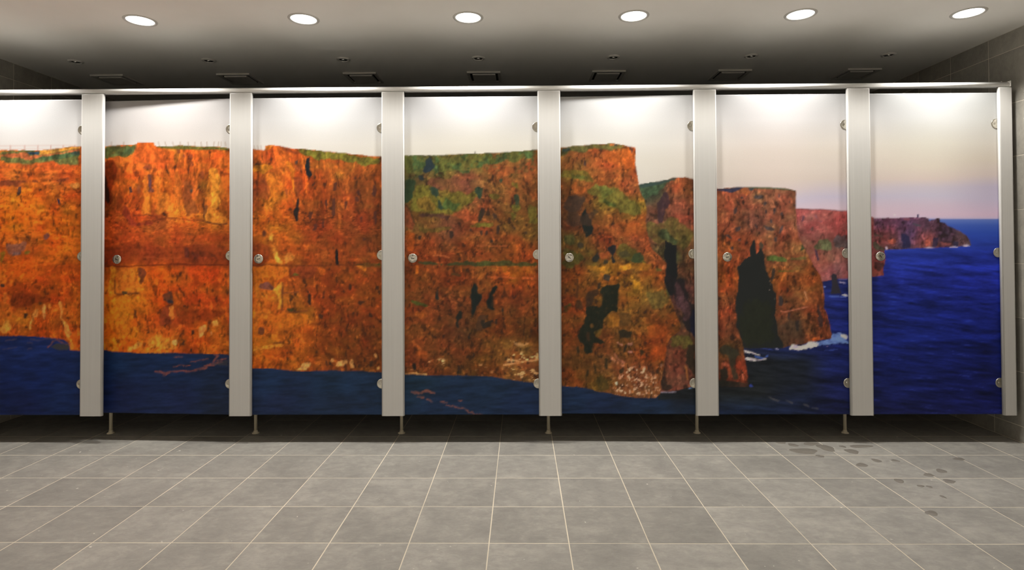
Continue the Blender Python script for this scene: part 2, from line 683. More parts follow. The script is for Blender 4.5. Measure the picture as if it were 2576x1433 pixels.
def lay(m, col, op=1.0):
    global IMG
    c = np.asarray(col, np.float32)
    m = (m * op)[..., None]
    IMG = IMG * (1 - m) + c * m


def lay2(m, rgb, op=1.0):
    global IMG
    m = (m * op)[..., None]
    IMG = IMG * (1 - m) + rgb * m


def profile(cols):
    """columns of (y, r, g, b) stops, blended across x"""
    xs_ = sorted(cols)
    tab = np.stack([np.stack([np.interp(gy, [q[0] for q in cols[c]], [q[1 + ch] for q in cols[c]]) for ch in range(3)], -1)
                    for c in xs_], 1)
    f = np.interp(gx, xs_, np.arange(len(xs_)))
    i = np.minimum(f.astype(int), len(xs_) - 2)
    u = (f - i)
    u = (u * u * (3 - 2 * u))[None, :, None]
    return (tab[:, i] * (1 - u) + tab[:, i + 1] * u).astype(np.float32)


def idw(samples, p=2.6):
    num = np.zeros(X.shape + (3,), np.float32)
    den = np.zeros(X.shape, np.float32)
    for sx_, sy_, r, g, b in samples:
        wgt = 1.0 / ((X - sx_) ** 2 + (Y - sy_) ** 2 + 300.0) ** (p / 2)
        num += wgt[..., None] * np.array([r, g, b], np.float32)
        den += wgt
    return num / den[..., None]


# ---- sky
IMG = profile({
    100: [(230, 246, 244, 240), (310, 244, 242, 237), (365, 236, 230, 222), (400, 232, 224, 214)],
    420: [(230, 242, 236, 230), (300, 240, 233, 226), (350, 235, 227, 218), (400, 230, 222, 212)],
    800: [(230, 248, 247, 244), (300, 246, 245, 240), (360, 236, 231, 220), (400, 230, 224, 210)],
    1190: [(230, 248, 247, 244), (290, 246, 244, 240), (350, 236, 231, 217), (390, 229, 223, 206)],
    1600: [(230, 248, 247, 242), (310, 244, 242, 235), (400, 226, 220, 206), (460, 216, 210, 197)],
    1960: [(230, 248, 246, 243), (300, 245, 240, 235), (380, 232, 219, 206), (450, 219, 204, 191), (475, 214, 198, 192),
           (505, 200, 191, 205), (530, 214, 193, 202)],
    2090: [(230, 248, 247, 243), (300, 244, 240, 234), (380, 230, 219, 204), (450, 218, 204, 192), (475, 208, 196, 200),
           (495, 199, 190, 206), (525, 214, 193, 203)],
    2350: [(230, 247, 248, 243), (290, 245, 245, 239), (360, 232, 226, 209), (420, 225, 213, 195), (450, 221, 204, 193),
           (470, 206, 196, 204), (492, 200, 193, 208), (515, 208, 190, 204), (540, 213, 188, 204), (552, 200, 184, 206)],
    2500: [(230, 245, 246, 240), (300, 240, 238, 228), (400, 222, 210, 192), (440, 216, 200, 192), (470, 196, 186, 204),
           (500, 196, 186, 206), (540, 210, 184, 204), (552, 198, 182, 206)]})

# ---- open sea
sea_b = profile({
    1700: [(549, 40, 44, 70), (900, 28, 32, 50), (960, 27, 29, 34), (1005, 28, 30, 34), (1035, 26, 36, 60)],
    1900: [(549, 40, 44, 90), (880, 28, 34, 66), (905, 28, 30, 36), (990, 28, 29, 31), (1012, 27, 33, 46), (1035, 26, 36, 62)],
    2010: [(549, 40, 44, 90), (880, 26, 34, 76), (910, 27, 30, 40), (960, 27, 30, 40), (1000, 26, 32, 54), (1035, 25, 32, 58)],
    2110: [(549, 60, 80, 170), (690, 30, 38, 92), (760, 28, 36, 100), (840, 26, 36, 106), (900, 25, 34, 92), (960, 24, 30, 78),
           (1035, 24, 28, 66)],
    2260: [(549, 122, 130, 190), (556, 104, 118, 188), (566, 78, 98, 180), (585, 56, 80, 172), (640, 40, 54, 148), (700, 36, 46, 140),
           (760, 29, 40, 122), (850, 24, 34, 104), (950, 22, 30, 88), (1035, 24, 28, 76)],
    2500: [(549, 122, 130, 192), (556, 100, 116, 190), (566, 72, 94, 180), (585, 52, 78, 172), (640, 36, 50, 148), (700, 32, 42, 142),
           (760, 26, 36, 122), (850, 21, 31, 104), (950, 20, 27, 86), (1035, 22, 26, 78)]})
sea_b = sea_b * np.array([0.88, 0.97, 0.98], np.float32)
wv = fbm(X / 46 + 0.25 * fbm(X / 60, Y / 30, 9), Y / 6.0 - X / 60, 21, 4, 0.62)
wv2 = fbm(X / 130, Y / 16, 24, 4)
sea_m = sm(548.5, 551.5, Y)
rip = np.clip(1 + (wv - 0.5) * 1.0 * sm(570, 700, Y) + (wv2 - 0.5) * 0.6 * sm(570, 660, Y), 0.5, 1.7)
IMG = IMG * (1 - sea_m[..., None]) + sea_b * rip[..., None] * sea_m[..., None]
lay(sm(0.70, 0.80, wv) * sm(640, 760, Y) * sm(2190, 2220, X), (62, 80, 170), 0.3)


# ---- rock texture fields
def rock(base, vert, horz, amp, seed, hue=1.0):
    """streaked rock: vert / horz are the weights of vertical gullies and level strata"""
    wx = X + 40 * (fbm(X / 70, Y / 90, seed + 40) - 0.5)
    wy = Y + 26 * (fbm(X / 90, Y / 60, seed + 41) - 0.5)
    v = fbm(wx / 17, wy / 75, seed, 5, 0.62) - 0.5
    h = fbm(wx / 85, wy / 9, seed + 1, 4, 0.62) - 0.5
    c = fbm(X / 22, Y / 20, seed + 2, 6, 0.68) - 0.5
    k = fbm(X / 7, Y / 7, seed + 3, 3, 0.7) - 0.5
    big = fbm(X / 95, Y / 75, seed + 6, 3) - 0.5
    dk = sm(0.58, 0.72, fbm(wx / 7, wy / (9 + 8 * vert), seed + 8, 3, 0.6))
    br = sm(0.60, 0.74, fbm(wx / (6 + 9 * horz), wy / (6 + 7 * vert), seed + 9, 3, 0.6))
    t = 1 + amp * (2.1 * vert * v + 2.0 * horz * h + 1.5 * c + 1.5 * k + 0.6 * big - 1.0 * dk + 0.9 * br + 0.08)
    t = np.clip(t, 0.28, 1.9)
    hue_n = fbm(X / 34, Y / 26, seed + 12, 4) - 0.5
    out = base * t[..., None] * np.stack([1 - 0.15 * hue_n, 1 + 0.35 * hue_n, 1 + 0.25 * hue_n], -1)
    hi = sm(1.15, 1.8, t)[..., None]
    out = out * (1 - 0.55 * hi) + np.array([232, 138, 48], np.float32) * 0.55 * hi * hue + out * 0.55 * hi * (1 - hue)
    lo = sm(0.75, 0.4, t)[..., None]
    out = out * (1 - 0.5 * lo) + np.array([62, 44, 40], np.float32) * 0.5 * lo
    return out


CLIP = 1.0
GRAIN = np.clip(1 + 1.3 * (fbm(X / 12, Y / 26, 150, 5, 0.68) - 0.5) + 0.9 * (fbm(X / 6, Y / 7, 151, 3, 0.7) - 0.5), 0.45, 1.7)


def feat(spec, col, op=0.9, rag=3.0, soft=0):
    """a patch of rock or turf: torn edge, and the grain of the cliff runs through it"""
    crisp = rag <= 1.5
    P = pts(spec)
    dim = float(min(np.ptp(P[:, 0]), np.ptp(P[:, 1])))
    m = poly(P, rag if crisp else min(rag * 1.7, 1.5 + 0.2 * dim), max(soft, 0 if crisp else min(4, 1 + 0.09 * dim)))
    if not crisp:
        m = sm(0.28, 0.72, m + EN * 1.5 * (1 - np.abs(2 * m - 1))) * np.clip(0.66 + 0.8 * EN2, 0, 1)
    g = 1 + (GRAIN - 1) * (0.9 if sum(col) > 150 else 0.35)
    lay2(m * CLIP, np.asarray(col, np.float32) * g[..., None], op)


# ---- far headland (last door)
hb = idw([(2220, 560, 92, 60, 82), (2280, 556, 80, 58, 84), (2330, 560, 88, 62, 80), (2220, 600, 120, 66, 62),
          (2250, 608, 130, 66, 62), (2290, 590, 60, 48, 78), (2320, 605, 120, 66, 72), (2335, 608, 150, 80, 66),
          (2370, 590, 62, 48, 66), (2420, 600, 92, 64, 68), (2270, 610, 50, 46, 72), (2390, 570, 76, 58, 78)], 3)
hd = rock(hb, 0.5, 0.1, 0.38, 60, 0.1)
hm = poly('J 150 716 270 712 500 704 700 696 850 694 1040 690 1110 712 1125 755 1150 735 1210 725 1240 698 1278 703 1286 762 '
          '1350 775 1400 820 1600 912 1690 975 1735 1060 1750 1115 1500 1135 1200 1150 800 1165 480 1185 200 1190', 1.2)
IMG = IMG * (1 - hm[..., None]) + hd * hm[..., None]
CLIP = hm
lay(poly('J 935 648 965 648 962 700 940 700', 0.2), (60, 52, 88))
feat('J 480 1030 600 1020 650 1070 560 1110 490 1090', (168, 84, 66), 0.8, 2)
feat('J 1040 1020 1120 1030 1130 1090 1060 1130', (172, 86, 70), 0.75, 2)
lay(poly('J 1290 1060 1460 1080 1450 1110 1310 1110', 1.5), (150, 84, 78), 0.7)
feat('J 700 930 800 950 840 1150 720 1160', (36, 38, 70), 0.8, 2)
lay(poly('J 1180 1000 1260 1000 1230 1140 1160 1140', 1.5), (40, 38, 66), 0.75)
lay(poly('J 1480 1050 1570 1060 1560 1130 1490 1130', 1.5), (46, 44, 70), 0.75)
lay(poly('J 720 700 830 705 820 745 740 735', 1), (150, 84, 92), 0.6)
lay(poly('J 860 780 960 800 1010 830 930 830', 1.5), (62, 84, 84), 0.6)
feat('J 290 930 420 960 440 1000 300 990', (66, 74, 62), 0.6, 2)
for s in ('J 1040 1148 1120 1138 1210 1156 1100 1160', 'J 1400 1140 1500 1128 1570 1142 1480 1150',
          'J 1620 1118 1690 1100 1740 1126 1660 1136', 'J 455 1150 475 1130 505 1178 470 1182'):
    lay(poly(s, 0.4), (214, 196, 214), 0.9)
lay(poly('J 575 655 605 648 622 665 600 668', 0.2), (236, 226, 230), 0.9)

# ---- far pink cliff
FARC = ('G 1300 560 1450 568 1640 574 1800 580 1850 588 2000 600 2120 600 2500 700 J 285 1050 330 1070 400 1130 440 1185 462 1300 '
        '455 1433 K 232 0 216 70 220 125 145 135 60 130 H 2130 238 1980 245 1850 262 1720 288 1600 260 1300 100 ')
fb = idw([(2030, 540, 158, 84, 80), (2090, 545, 160, 84, 78), (2120, 570, 150, 74, 70), (2040, 580, 150, 82, 78),
          (2020, 620, 120, 70, 56), (2100, 620, 110, 74, 66), (2080, 650, 146, 82, 66), (2100, 680, 130, 76, 80),
          (2215, 640, 110, 60, 62), (2215, 670, 130, 66, 58)], 3)
fr = rock(fb, 0.6, 0.25, 0.24, 64, 0.2)
fm = poly(FARC, 1.3)
IMG = IMG * (1 - fm[..., None]) + fr * fm[..., None]
CLIP = fm
feat('G 1590 1130 1700 1060 1790 1020 1880 1160 1800 1190 1650 1210', (84, 98, 64), 0.75, 4)
feat('J 280 1060 330 1070 420 1150 440 1230 380 1180 290 1140', (62, 66, 52), 0.8, 3)
feat('K 150 20 200 30 225 60 200 90 150 70', (64, 44, 46), 0.7, 3)
feat('J 290 1200 450 1230 455 1330 300 1320', (98, 54, 50), 0.6, 4)
feat('G 1880 960 2000 1000 2100 900 2125 1140 2080 1170 1900 1140', (62, 64, 68), 0.65, 5)
lay(poly('G 1600 1170 1640 1190 1680 1340 1650 1350 1620 1250', 1.5), (56, 44, 66), 0.85)
lay(poly('G 1480 1290 1530 1300 1540 1433 1510 1433', 1.5), (44, 40, 50), 0.85)
feat('G 1560 840 1610 820 1600 900 1560 920', (96, 74, 72), 0.7, 2)
feat('G 1590 640 1640 680 1740 740 1730 770 1620 700', (96, 72, 88), 0.6, 2)
lay(poly('G 1425 660 1460 690 1420 770 1405 760', 1), (84, 60, 80), 0.7)
lay(stroke('G 1330 570 1500 572 1800 584 2000 602 2120 602', 1.2, 0.6), (120, 66, 70), 0.6)
# stack and surf in the far bay
lay(poly('H 1850 200 1890 160 1940 185 1945 260 1990 400 2010 470 1840 470 1870 330', 1.5), (44, 42, 50))
lay(poly('H 1960 285 2060 295 2080 315 1990 310', 0.8), (190, 176, 200), 0.8)
lay(poly('H 2010 485 2060 470 2125 490 2080 508', 0.8), (214, 196, 212))
lay(poly('H 1800 500 1950 505 2100 510 2080 525 1860 520', 0.8), (90, 116, 196), 0.8)
lay(poly('H 1730 350 1780 362 1750 382', 0.8), (120, 140, 210), 0.8)
lay(poly('H 1960 245 2100 240 2090 262 1970 262', 0.6), (130, 120, 170), 0.5)

# ---- second headland (right of door five, left of door six) and the cave stack
SH = ('E 1560 520 1620 490 1800 466 1930 440 1970 422 1995 416 2080 420 2180 440 2350 500 G 160 270 300 252 450 238 550 240 700 235 850 245 '
      '1080 256 1200 266 1322 290 1335 340 1328 400 1330 480 1325 560 1335 800 1370 1000 1500 1250 H 1600 50 1690 200 1722 300 1760 560 '
      '1745 680 1800 780 1850 1000 1872 1140 1700 1165 1560 1190 1240 1250 1130 1280 540 1290 I 550 250 590 450 605 600 612 725 450 722 185 722 0 700 '
      'F 2190 1110 2130 1130 2000 1165 1840 1180 1700 1180 1600 700 1500 100')
sb = idw([(1640, 480, 70, 82, 62), (1720, 470, 150, 78, 44), (1700, 520, 128, 68, 50), (1730, 560, 130, 70, 50),
          (1660, 560, 110, 66, 52), (1720, 600, 110, 76, 44), (1690, 640, 70, 66, 40), (1735, 660, 96, 62, 40),
          (1720, 740, 74, 46, 44), (1735, 830, 80, 58, 40), (1700, 900, 92, 52, 36), (1720, 950, 96, 56, 44),
          (1830, 490, 150, 86, 56), (1900, 485, 138, 84, 58), (1960, 490, 132, 80, 58), (1830, 560, 132, 76, 50),
          (1900, 560, 112, 72, 58), (1980, 560, 136, 80, 58), (1830, 620, 150, 74, 36), (1880, 610, 130, 68, 40),
          (1950, 640, 132, 74, 50), (2000, 640, 118, 76, 46), (1960, 700, 128, 72, 32), (2040, 700, 138, 76, 36),
          (1990, 760, 118, 66, 40), (2060, 760, 126, 64, 36), (1990, 820, 78, 50, 36), (2060, 830, 110, 56, 34),
          (1830, 700, 138, 70, 30), (1825, 780, 130, 62, 36), (1840, 840, 106, 56, 36), (1830, 880, 86, 60, 30),
          (1850, 930, 130, 56, 34), (1830, 960, 90, 44, 30)], 3)
sr_ = rock(sb * 0.92, 1.0, 0.12, 0.42, 70, 0.15)
smk = poly(SH, 1.5)
IMG = IMG * (1 - smk[..., None]) + sr_ * smk[..., None]
CLIP = smk
# green shoulder and gullies of the headland
feat('E 1590 500 1800 466 1930 440 1990 416 2050 425 1900 490 1820 560 1750 600 1690 640 1640 580', (64, 84, 58), 0.85, 4)
lay(poly('E 1620 492 1800 468 1950 440 1990 418 2010 430 1850 490 1640 530', 1.5), (54, 72, 70), 0.8)
feat('E 1870 560 1900 560 1920 720 1880 780 1850 860 1820 870 1800 700', (56, 40, 48), 0.8, 4)
feat('E 1700 900 1850 860 1960 840 2180 950 2185 1080 2050 1150 1900 1080 1760 1060 1700 990', (92, 88, 40), 0.65, 8, 3)
feat('E 1830 900 1900 940 1940 1010 2030 1090 1990 1110 1880 1040 1800 1010', (52, 66, 44), 0.75, 5)
lay(poly('E 1890 1050 1930 1080 2000 1110 2005 1433 F 2010 0 1950 210 1900 200 1870 60 E 1860 1433 1900 1290 1870 1200', 3), (24, 26, 28))
feat('F 1870 0 1960 0 1990 60 2040 20 2090 60 2110 250 2170 330 2190 620 2120 560 2060 480 2030 330 1950 200 1890 120', (30, 27, 30), 0.9, 3)
feat('F 1960 40 2060 120 2110 330 2130 420 2060 460 2010 300 1970 180', (94, 60, 64), 0.6, 6)
feat('F 2120 420 2190 300 2192 640 2150 600', (24, 26, 44), 0.9, 3)
feat('F 1920 640 2050 600 2150 640 2170 700 1960 750', (82, 78, 34), 0.75, 5)
feat('F 2100 700 2190 660 2192 1000 2140 1000 2090 800', (38, 34, 26), 0.85, 4)
feat('F 1850 980 1900 1080 1990 1130 1850 1160 1835 1100', (40, 32, 28), 0.85, 4)
lay(poly('F 2080 900 2105 930 2120 1060 2100 1060', 1.5), (160, 100, 50), 0.7)
# top edge of the stack, dark patches on its face
lay(poly('G 160 272 350 255 450 240 560 242 500 280 350 320 160 300', 1.5), (44, 52, 80), 0.85)
lay(poly('G 550 240 700 236 860 246 1080 256 1320 292 1300 296 1080 275 700 262', 1.0), (62, 88, 62), 0.8)
lay(poly('G 620 255 700 258 670 295 635 290', 1.2), (46, 66, 72), 0.9)
feat('G 470 260 600 255 650 320 600 360 480 330', (180, 96, 48), 0.6, 4)
for s in ('G 1060 320 1100 360 1080 420 1050 400', 'G 820 460 880 450 880 520 840 520', 'G 1090 620 1130 640 1100 700 1075 690',
          'G 940 700 980 720 970 800 935 780', 'G 1090 800 1140 780 1120 880 1080 960 1060 930', 'G 1020 1000 1060 960 1050 1060 1020 1070',
          'G 840 820 930 830 1000 880 980 900 870 870', 'G 700 770 760 820 770 880 720 860', 'G 350 1130 390 1110 390 1190 360 1200',
          'G 270 920 340 960 360 1010 310 990', 'G 980 560 1020 540 1010 650 980 650', 'G 400 560 440 520 430 650 405 650',
          'G 1210 420 1240 420 1230 520 1205 520', 'G 500 380 560 380 550 420 500 420', 'G 700 360 840 370 830 410 700 420',
          'G 840 560 890 570 900 640 850 640', 'G 400 860 520 820 500 880 420 940', 'G 440 1000 520 1040 500 1070 440 1040'):
    feat(s, (58, 54, 58), 0.8, 3)
feat('G 880 1290 1000 1265 1180 1300 1200 1345 1000 1350 890 1370', (72, 92, 44), 0.9, 2.5)
feat('G 1380 1190 1420 1110 1470 1040 1510 1040 1470 1130 1430 1200', (62, 84, 54), 0.85, 2)
feat('G 1230 1300 1480 1290 1500 1330 1250 1345', (84, 84, 46), 0.7, 2.5)
lay(poly('H 1050 120 1290 118 1290 140 1060 142', 1.5), (84, 88, 36), 0.75)
feat('H 960 100 1005 100 1000 240 950 280', (40, 40, 40), 0.8, 2)
feat('H 1060 480 1110 520 1140 620 1090 650', (44, 44, 48), 0.85, 2)
feat('H 1620 560 1680 640 1740 950 1690 980 1640 700', (50, 40, 42), 0.75, 2.5)
feat('H 1740 680 1790 800 1840 1000 1800 980', (54, 40, 40), 0.7, 2)
feat('H 1200 740 1240 730 1230 860 1210 880', (46, 40, 40), 0.8, 2)
feat('H 1050 850 1110 880 1190 880 1330 860 1420 900 1440 1080 1480 1160 1300 1240 1140 1270 1080 1100', (64, 50, 38), 0.65, 6)
feat('H 1320 860 1380 870 1370 1050 1330 1000', (36, 34, 36), 0.7, 2)
feat('H 1490 900 1520 960 1530 1020 1500 1010', (40, 36, 38), 0.7, 2)
lay(poly('H 1140 625 1200 600 1170 620', 1), (190, 130, 90), 0.8)
lay(stroke('H 1100 725 1180 735 1280 712 1380 695 1500 670', 1.2, 1.5), (186, 110, 84), 0.8)
lay(poly('H 1440 420 1480 440 1510 560 1495 560 1470 480', 1.5), (200, 140, 100), 0.75)
feat('H 1580 1120 1700 1130 1780 1150 1700 1165 1540 1190', (176, 86, 40), 0.75, 3)
feat('H 1500 1150 1650 1120 1660 1170 1520 1190', (168, 78, 36), 0.6, 3)
# the cave
CAVE = ('G 655 1100 672 1050 692 1036 718 1080 722 1160 740 1250 768 1210 790 1150 815 1165 842 1230 860 1300 860 1433 H 860 0 880 100 950 290 985 330 1000 430 1035 470 '
        '1030 640 1010 800 1045 900 1070 1080 1140 1230 1130 1290 540 1290 525 1190 480 1060 430 960 440 850 420 640 425 540 465 430 465 250 445 100 '
        '480 0 G 470 1433 560 1320 640 1270 620 1180')
lay(poly(CAVE, 2.6), (31, 34, 34))
lay(poly('G 775 1090 800 1060 850 1110 835 1180 790 1170', 2) * np.clip(0.4 + EN2, 0, 1), (48, 58, 50), 0.85)
feat('H 560 550 900 560 1000 850 1040 1200 560 1240 450 950', (34, 38, 26), 0.6, 4, 12)
for s in ('H 945 315 955 335 940 335', 'H 930 400 945 415 925 415', 'H 1000 540 1015 555 995 550', 'H 930 270 945 285 925 290'):
    lay(poly(s, 0.5), (150, 130, 120), 0.8)
feat('I 190 100 330 100 430 180 470 260 420 420 440 640 400 660 350 420 300 260 200 200', (46, 46, 36), 0.85, 4)
feat('I 190 460 290 470 300 640 350 720 190 720', (34, 33, 28), 0.85, 4)
lay(poly('I 500 470 545 520 540 540 500 500', 1), (40, 32, 30), 0.8)
lay(poly('I 515 540 540 540 548 630 530 620', 1), (200, 110, 80), 0.8)
feat('I 190 370 310 390 340 440 200 430', (176, 92, 66), 0.6, 3)
feat('I 430 650 610 680 612 728 480 722', (46, 36, 30), 0.8, 2)
feat('I 185 640 480 680 480 745 185 745', (30, 32, 28), 0.85, 3)

# surf at the foot of the cave stack
FOAM = (226, 208, 216)
FN = np.clip(0.35 + 1.15 * fbm(X / 14, Y / 5, 160, 4, 0.65), 0, 1)
lay(poly('I 1220 155 1290 85 1350 110 1420 100 1480 70 1560 50 1680 60 1700 100 1620 140 1500 150 1350 180 1240 172', 3 * 1.6) * FN, FOAM)
lay(poly('I 1640 70 1860 0 H 1870 1070 1960 1070 2060 1080 2120 1110 2100 1170 2140 1200 1900 1230 1700 1240 1600 1240', 4 * 1.6) * FN, (110, 140, 200), 0.9)
lay(poly('H 1990 1080 2080 1085 2120 1120 2090 1150 2010 1120', 2 * 1.6) * FN, (216, 204, 222), 0.85)
lay(poly('H 1500 1240 1700 1200 1680 1230 1560 1290', 2 * 1.6) * FN, (206, 192, 214), 0.8)
lay(poly('I 540 185 660 210 770 245 790 268 700 240 560 232', 1.5 * 1.6) * FN, FOAM)
lay(poly('I 560 330 600 285 690 305 760 325 880 310 880 328 740 350 680 345', 1.5 * 1.6) * FN, FOAM)
lay(poly('I 690 265 780 280 850 300 880 260 905 250 900 290 820 325 720 300', 2 * 1.6) * FN, (70, 104, 190), 0.8)
lay(poly('I 1010 160 1050 160 1070 178 1030 175', 0.8 * 1.6) * FN, (196, 190, 220), 0.9)
lay(poly('I 760 150 960 165 970 185 860 170', 1.2 * 1.6) * FN, (56, 74, 160), 0.7)
lay(poly('I 1730 185 1880 165 1970 178 1900 192 1760 192', 1.2 * 1.6) * FN, (60, 84, 170), 0.7)
lay(poly('I 1780 118 1815 120 1800 132', 0.5 * 1.6) * FN, (190, 160, 180), 0.8)
lay(poly('I 620 710 650 690 690 725 640 738', 1.2 * 1.6) * FN, (52, 72, 168), 0.8)
for s in ('I 890 878 1000 905 1090 945 1060 955 960 915', 'I 1165 925 1280 965 1270 990 1190 945', 'I 1430 980 1500 1000 1540 1040 1460 1010',
          'I 1560 1035 1680 1060 1650 1070 1570 1050'):
    lay(poly(s, 1.5), (88, 84, 82), 0.75)

# ---- the great cliff (doors one to five)
MAIN_TOP = ('P -170 378 A 0 150 100 148 250 148 400 152 520 140 560 133 700 118 800 108 900 112 1030 118 1040 118 1115 105 1200 95 1330 92 1370 88 '
            '1375 72 1480 72 1540 75 1545 105 1560 108 1680 110 1830 104 2000 112 2150 115 2285 126 2420 132 '
            'C 135 138 250 150 262 145 265 102 345 103 390 108 500 125 545 138 640 140 800 152 950 168 1150 190 1230 192 1290 205 1420 213 1540 212 '
            '1660 207 1820 200 2000 198 2200 187 2400 185 2548 175 E 0 183 250 170 420 160 605 148 720 135 845 122 960 110 1100 100 1200 88 1300 88 1350 80 1400 88 1460 92 '
            '1510 112 1585 122 1590 160 1587 200 1583 280 1600 370 1610 430 1618 490 1635 580 1680 640 1700 760 1690 860 1700 950 1720 1060 1760 1150 1830 1210 1900 1280 1890 1340 '
            '1880 1433 F 1870 60 1880 120 1920 200 1960 300 2010 440 2040 500 2030 560 1930 640 1900 720 1880 860 1860 990 1840 1100 1830 1195 1790 1237 ')
MAIN_BOT = ('F 1650 1236 1500 1222 1350 1196 1200 1165 1050 1130 860 1115 615 1090 450 1070 300 1045 150 1022 0 1015 '
            'D 2300 1015 2100 1010 1950 1008 1800 1005 1665 1000 1430 980 1280 970 1100 965 900 960 700 970 520 965 350 945 135 940 '
            'B 2285 800 2000 792 1750 780 1600 786 1400 785 1150 772 1030 752 900 765 800 765 705 755 695 690 640 650 400 626 200 615 0 615 P -170 843')
mb = idw([(-100, 450, 196, 92, 28), (-100, 700, 170, 74, 20), (40, 440, 198, 94, 36), (140, 440, 184, 82, 34),
          (60, 500, 206, 98, 24), (150, 520, 172, 78, 22), (40, 560, 208, 98, 20), (150, 570, 190, 84, 18),
          (60, 610, 168, 74, 26), (150, 620, 188, 82, 20), (60, 670, 176, 72, 16), (160, 690, 148, 60, 14),
          (60, 745, 130, 48, 14), (150, 740, 140, 54, 14), (40, 800, 170, 80, 24), (150, 800, 158, 66, 18), (100, 830, 150, 60, 14),
          (300, 400, 196, 88, 34), (400, 400, 214, 98, 40), (520, 390, 206, 92, 34), (300, 470, 182, 76, 26), (400, 480, 190, 90, 28),
          (450, 530, 206, 108, 34), (540, 480, 204, 108, 38), (480, 480, 166, 82, 34), (330, 540, 168, 70, 26), (400, 555, 132, 54, 26),
          (540, 560, 176, 82, 26), (330, 600, 150, 58, 24), (450, 600, 150, 62, 26), (540, 600, 138, 56, 22), (380, 640, 132, 52, 26),
          (500, 640, 124, 48, 24), (350, 690, 196, 92, 24), (400, 680, 186, 74, 18), (520, 690, 180, 66, 16), (300, 720, 186, 92, 24),
          (310, 780, 190, 92, 20), (400, 760, 172, 66, 16), (430, 800, 126, 50, 20), (520, 770, 142, 52, 16), (310, 850, 170, 78, 16),
          (400, 850, 190, 90, 26), (500, 860, 150, 60, 14), (540, 830, 160, 68, 18), (275, 500, 90, 36, 14), (275, 640, 110, 36, 12),  # last two: pilaster's shade painted down the left of door two
          (650, 400, 206, 92, 38), (640, 440, 196, 98, 36), (700, 380, 206, 92, 34), (740, 450, 190, 84, 30), (680, 500, 196, 96, 30),
          (640, 500, 150, 66, 28), (780, 480, 164, 72, 28), (860, 420, 186, 90, 36), (900, 480, 140, 64, 30), (940, 440, 170, 80, 34),
          (700, 580, 192, 92, 28), (650, 560, 188, 88, 26), (800, 560, 136, 56, 26), (900, 560, 128, 54, 26), (820, 620, 150, 66, 26),
          (700, 620, 176, 84, 28), (920, 610, 126, 58, 26), (640, 640, 138, 60, 20), (880, 650, 140, 62, 24), (670, 690, 190, 92, 22),
          (760, 690, 140, 62, 22), (880, 700, 142, 60, 20), (660, 740, 186, 96, 28), (740, 740, 160, 78, 26), (820, 740, 122, 50, 18),
          (930, 740, 120, 54, 18), (650, 800, 176, 86, 22), (740, 810, 172, 84, 22), (880, 820, 110, 48, 18), (650, 880, 172, 86, 20),
          (740, 880, 160, 72, 20), (850, 880, 106, 48, 16), (930, 890, 104, 52, 20), (700, 925, 160, 74, 20), (860, 925, 116, 56, 22),
          (1050, 410, 92, 84, 48), (1120, 420, 104, 92, 46), (1200, 410, 112, 98, 46), (1290, 400, 108, 96, 48), (1060, 450, 100, 74, 44),
          (1180, 450, 128, 70, 50), (1260, 440, 158, 82, 44), (1330, 430, 150, 80, 44), (1060, 500, 98, 88, 36), (1120, 500, 110, 92, 40),
          (1200, 490, 128, 72, 44), (1270, 500, 130, 76, 40), (1330, 500, 116, 66, 34), (1050, 570, 106, 66, 34), (1130, 570, 110, 62, 44),
          (1200, 560, 142, 74, 40), (1280, 560, 124, 72, 34), (1330, 560, 104, 72, 32), (1060, 630, 124, 56, 24), (1180, 630, 124, 54, 24),
          (1300, 630, 134, 60, 24), (1060, 700, 114, 54, 22), (1150, 700, 116, 52, 22), (1300, 690, 140, 62, 18), (1060, 760, 112, 54, 24),
          (1130, 760, 96, 50, 26), (1300, 760, 112, 52, 24), (1060, 830, 112, 54, 24), (1160, 830, 82, 46, 26), (1260, 820, 96, 50, 20),
          (1330, 830, 90, 48, 20), (1060, 900, 104, 50, 24), (1160, 900, 94, 50, 24), (1300, 890, 130, 78, 36), (1320, 930, 126, 76, 40),
          (1220, 920, 92, 50, 20), (1440, 400, 140, 84, 44), (1520, 390, 178, 88, 44), (1580, 400, 190, 88, 38), (1440, 450, 128, 84, 40),
          (1530, 450, 158, 76, 40), (1590, 470, 136, 70, 42), (1440, 500, 120, 64, 34), (1530, 500, 112, 96, 38), (1600, 520, 122, 94, 36),
          (1440, 560, 88, 48, 30), (1540, 560, 150, 80, 40), (1610, 560, 150, 74, 36), (1440, 610, 92, 66, 28), (1520, 610, 134, 62, 34),
          (1600, 610, 128, 62, 38), (1480, 650, 84, 64, 28), (1580, 650, 98, 74, 34), (1650, 650, 138, 72, 40), (1440, 690, 120, 56, 20),
          (1540, 690, 134, 78, 26), (1640, 690, 130, 66, 26), (1440, 760, 116, 56, 22), (1590, 730, 138, 84, 30), (1640, 760, 108, 72, 34),
          (1440, 840, 112, 54, 22), (1560, 800, 112, 70, 30), (1640, 820, 124, 62, 26), (1560, 860, 92, 56, 26), (1640, 880, 136, 60, 24),
          (1450, 900, 92, 52, 22), (1530, 920, 112, 62, 34), (1620, 950, 140, 80, 50), (1500, 960, 84, 58, 22), (1590, 980, 128, 74, 44),
          (1660, 900, 116, 56, 26), (1430, 950, 110, 50, 20)], 3.2)
zone = sm(990, 1030, X)              # the rock right of door three is rougher and less streaked
vz = sm(235, 265, X) * sm(600, 520, Y) * 0.75
mb = mb * np.array([1.0, 1.05, 1.0], np.float32) * (1 + 0.10 * sm(640, 480, X))[..., None]
r1 = rock(mb * 0.94, 0.75 + vz, 0.3 - 0.25 * vz, 0.32, 30, 0.8)
r2 = rock(mb * 0.90, 0.45, 0.25, 0.39, 45, 0.22)
strat = rock(mb * 0.92, 0.25, 0.95, 0.32, 52, 0.8)
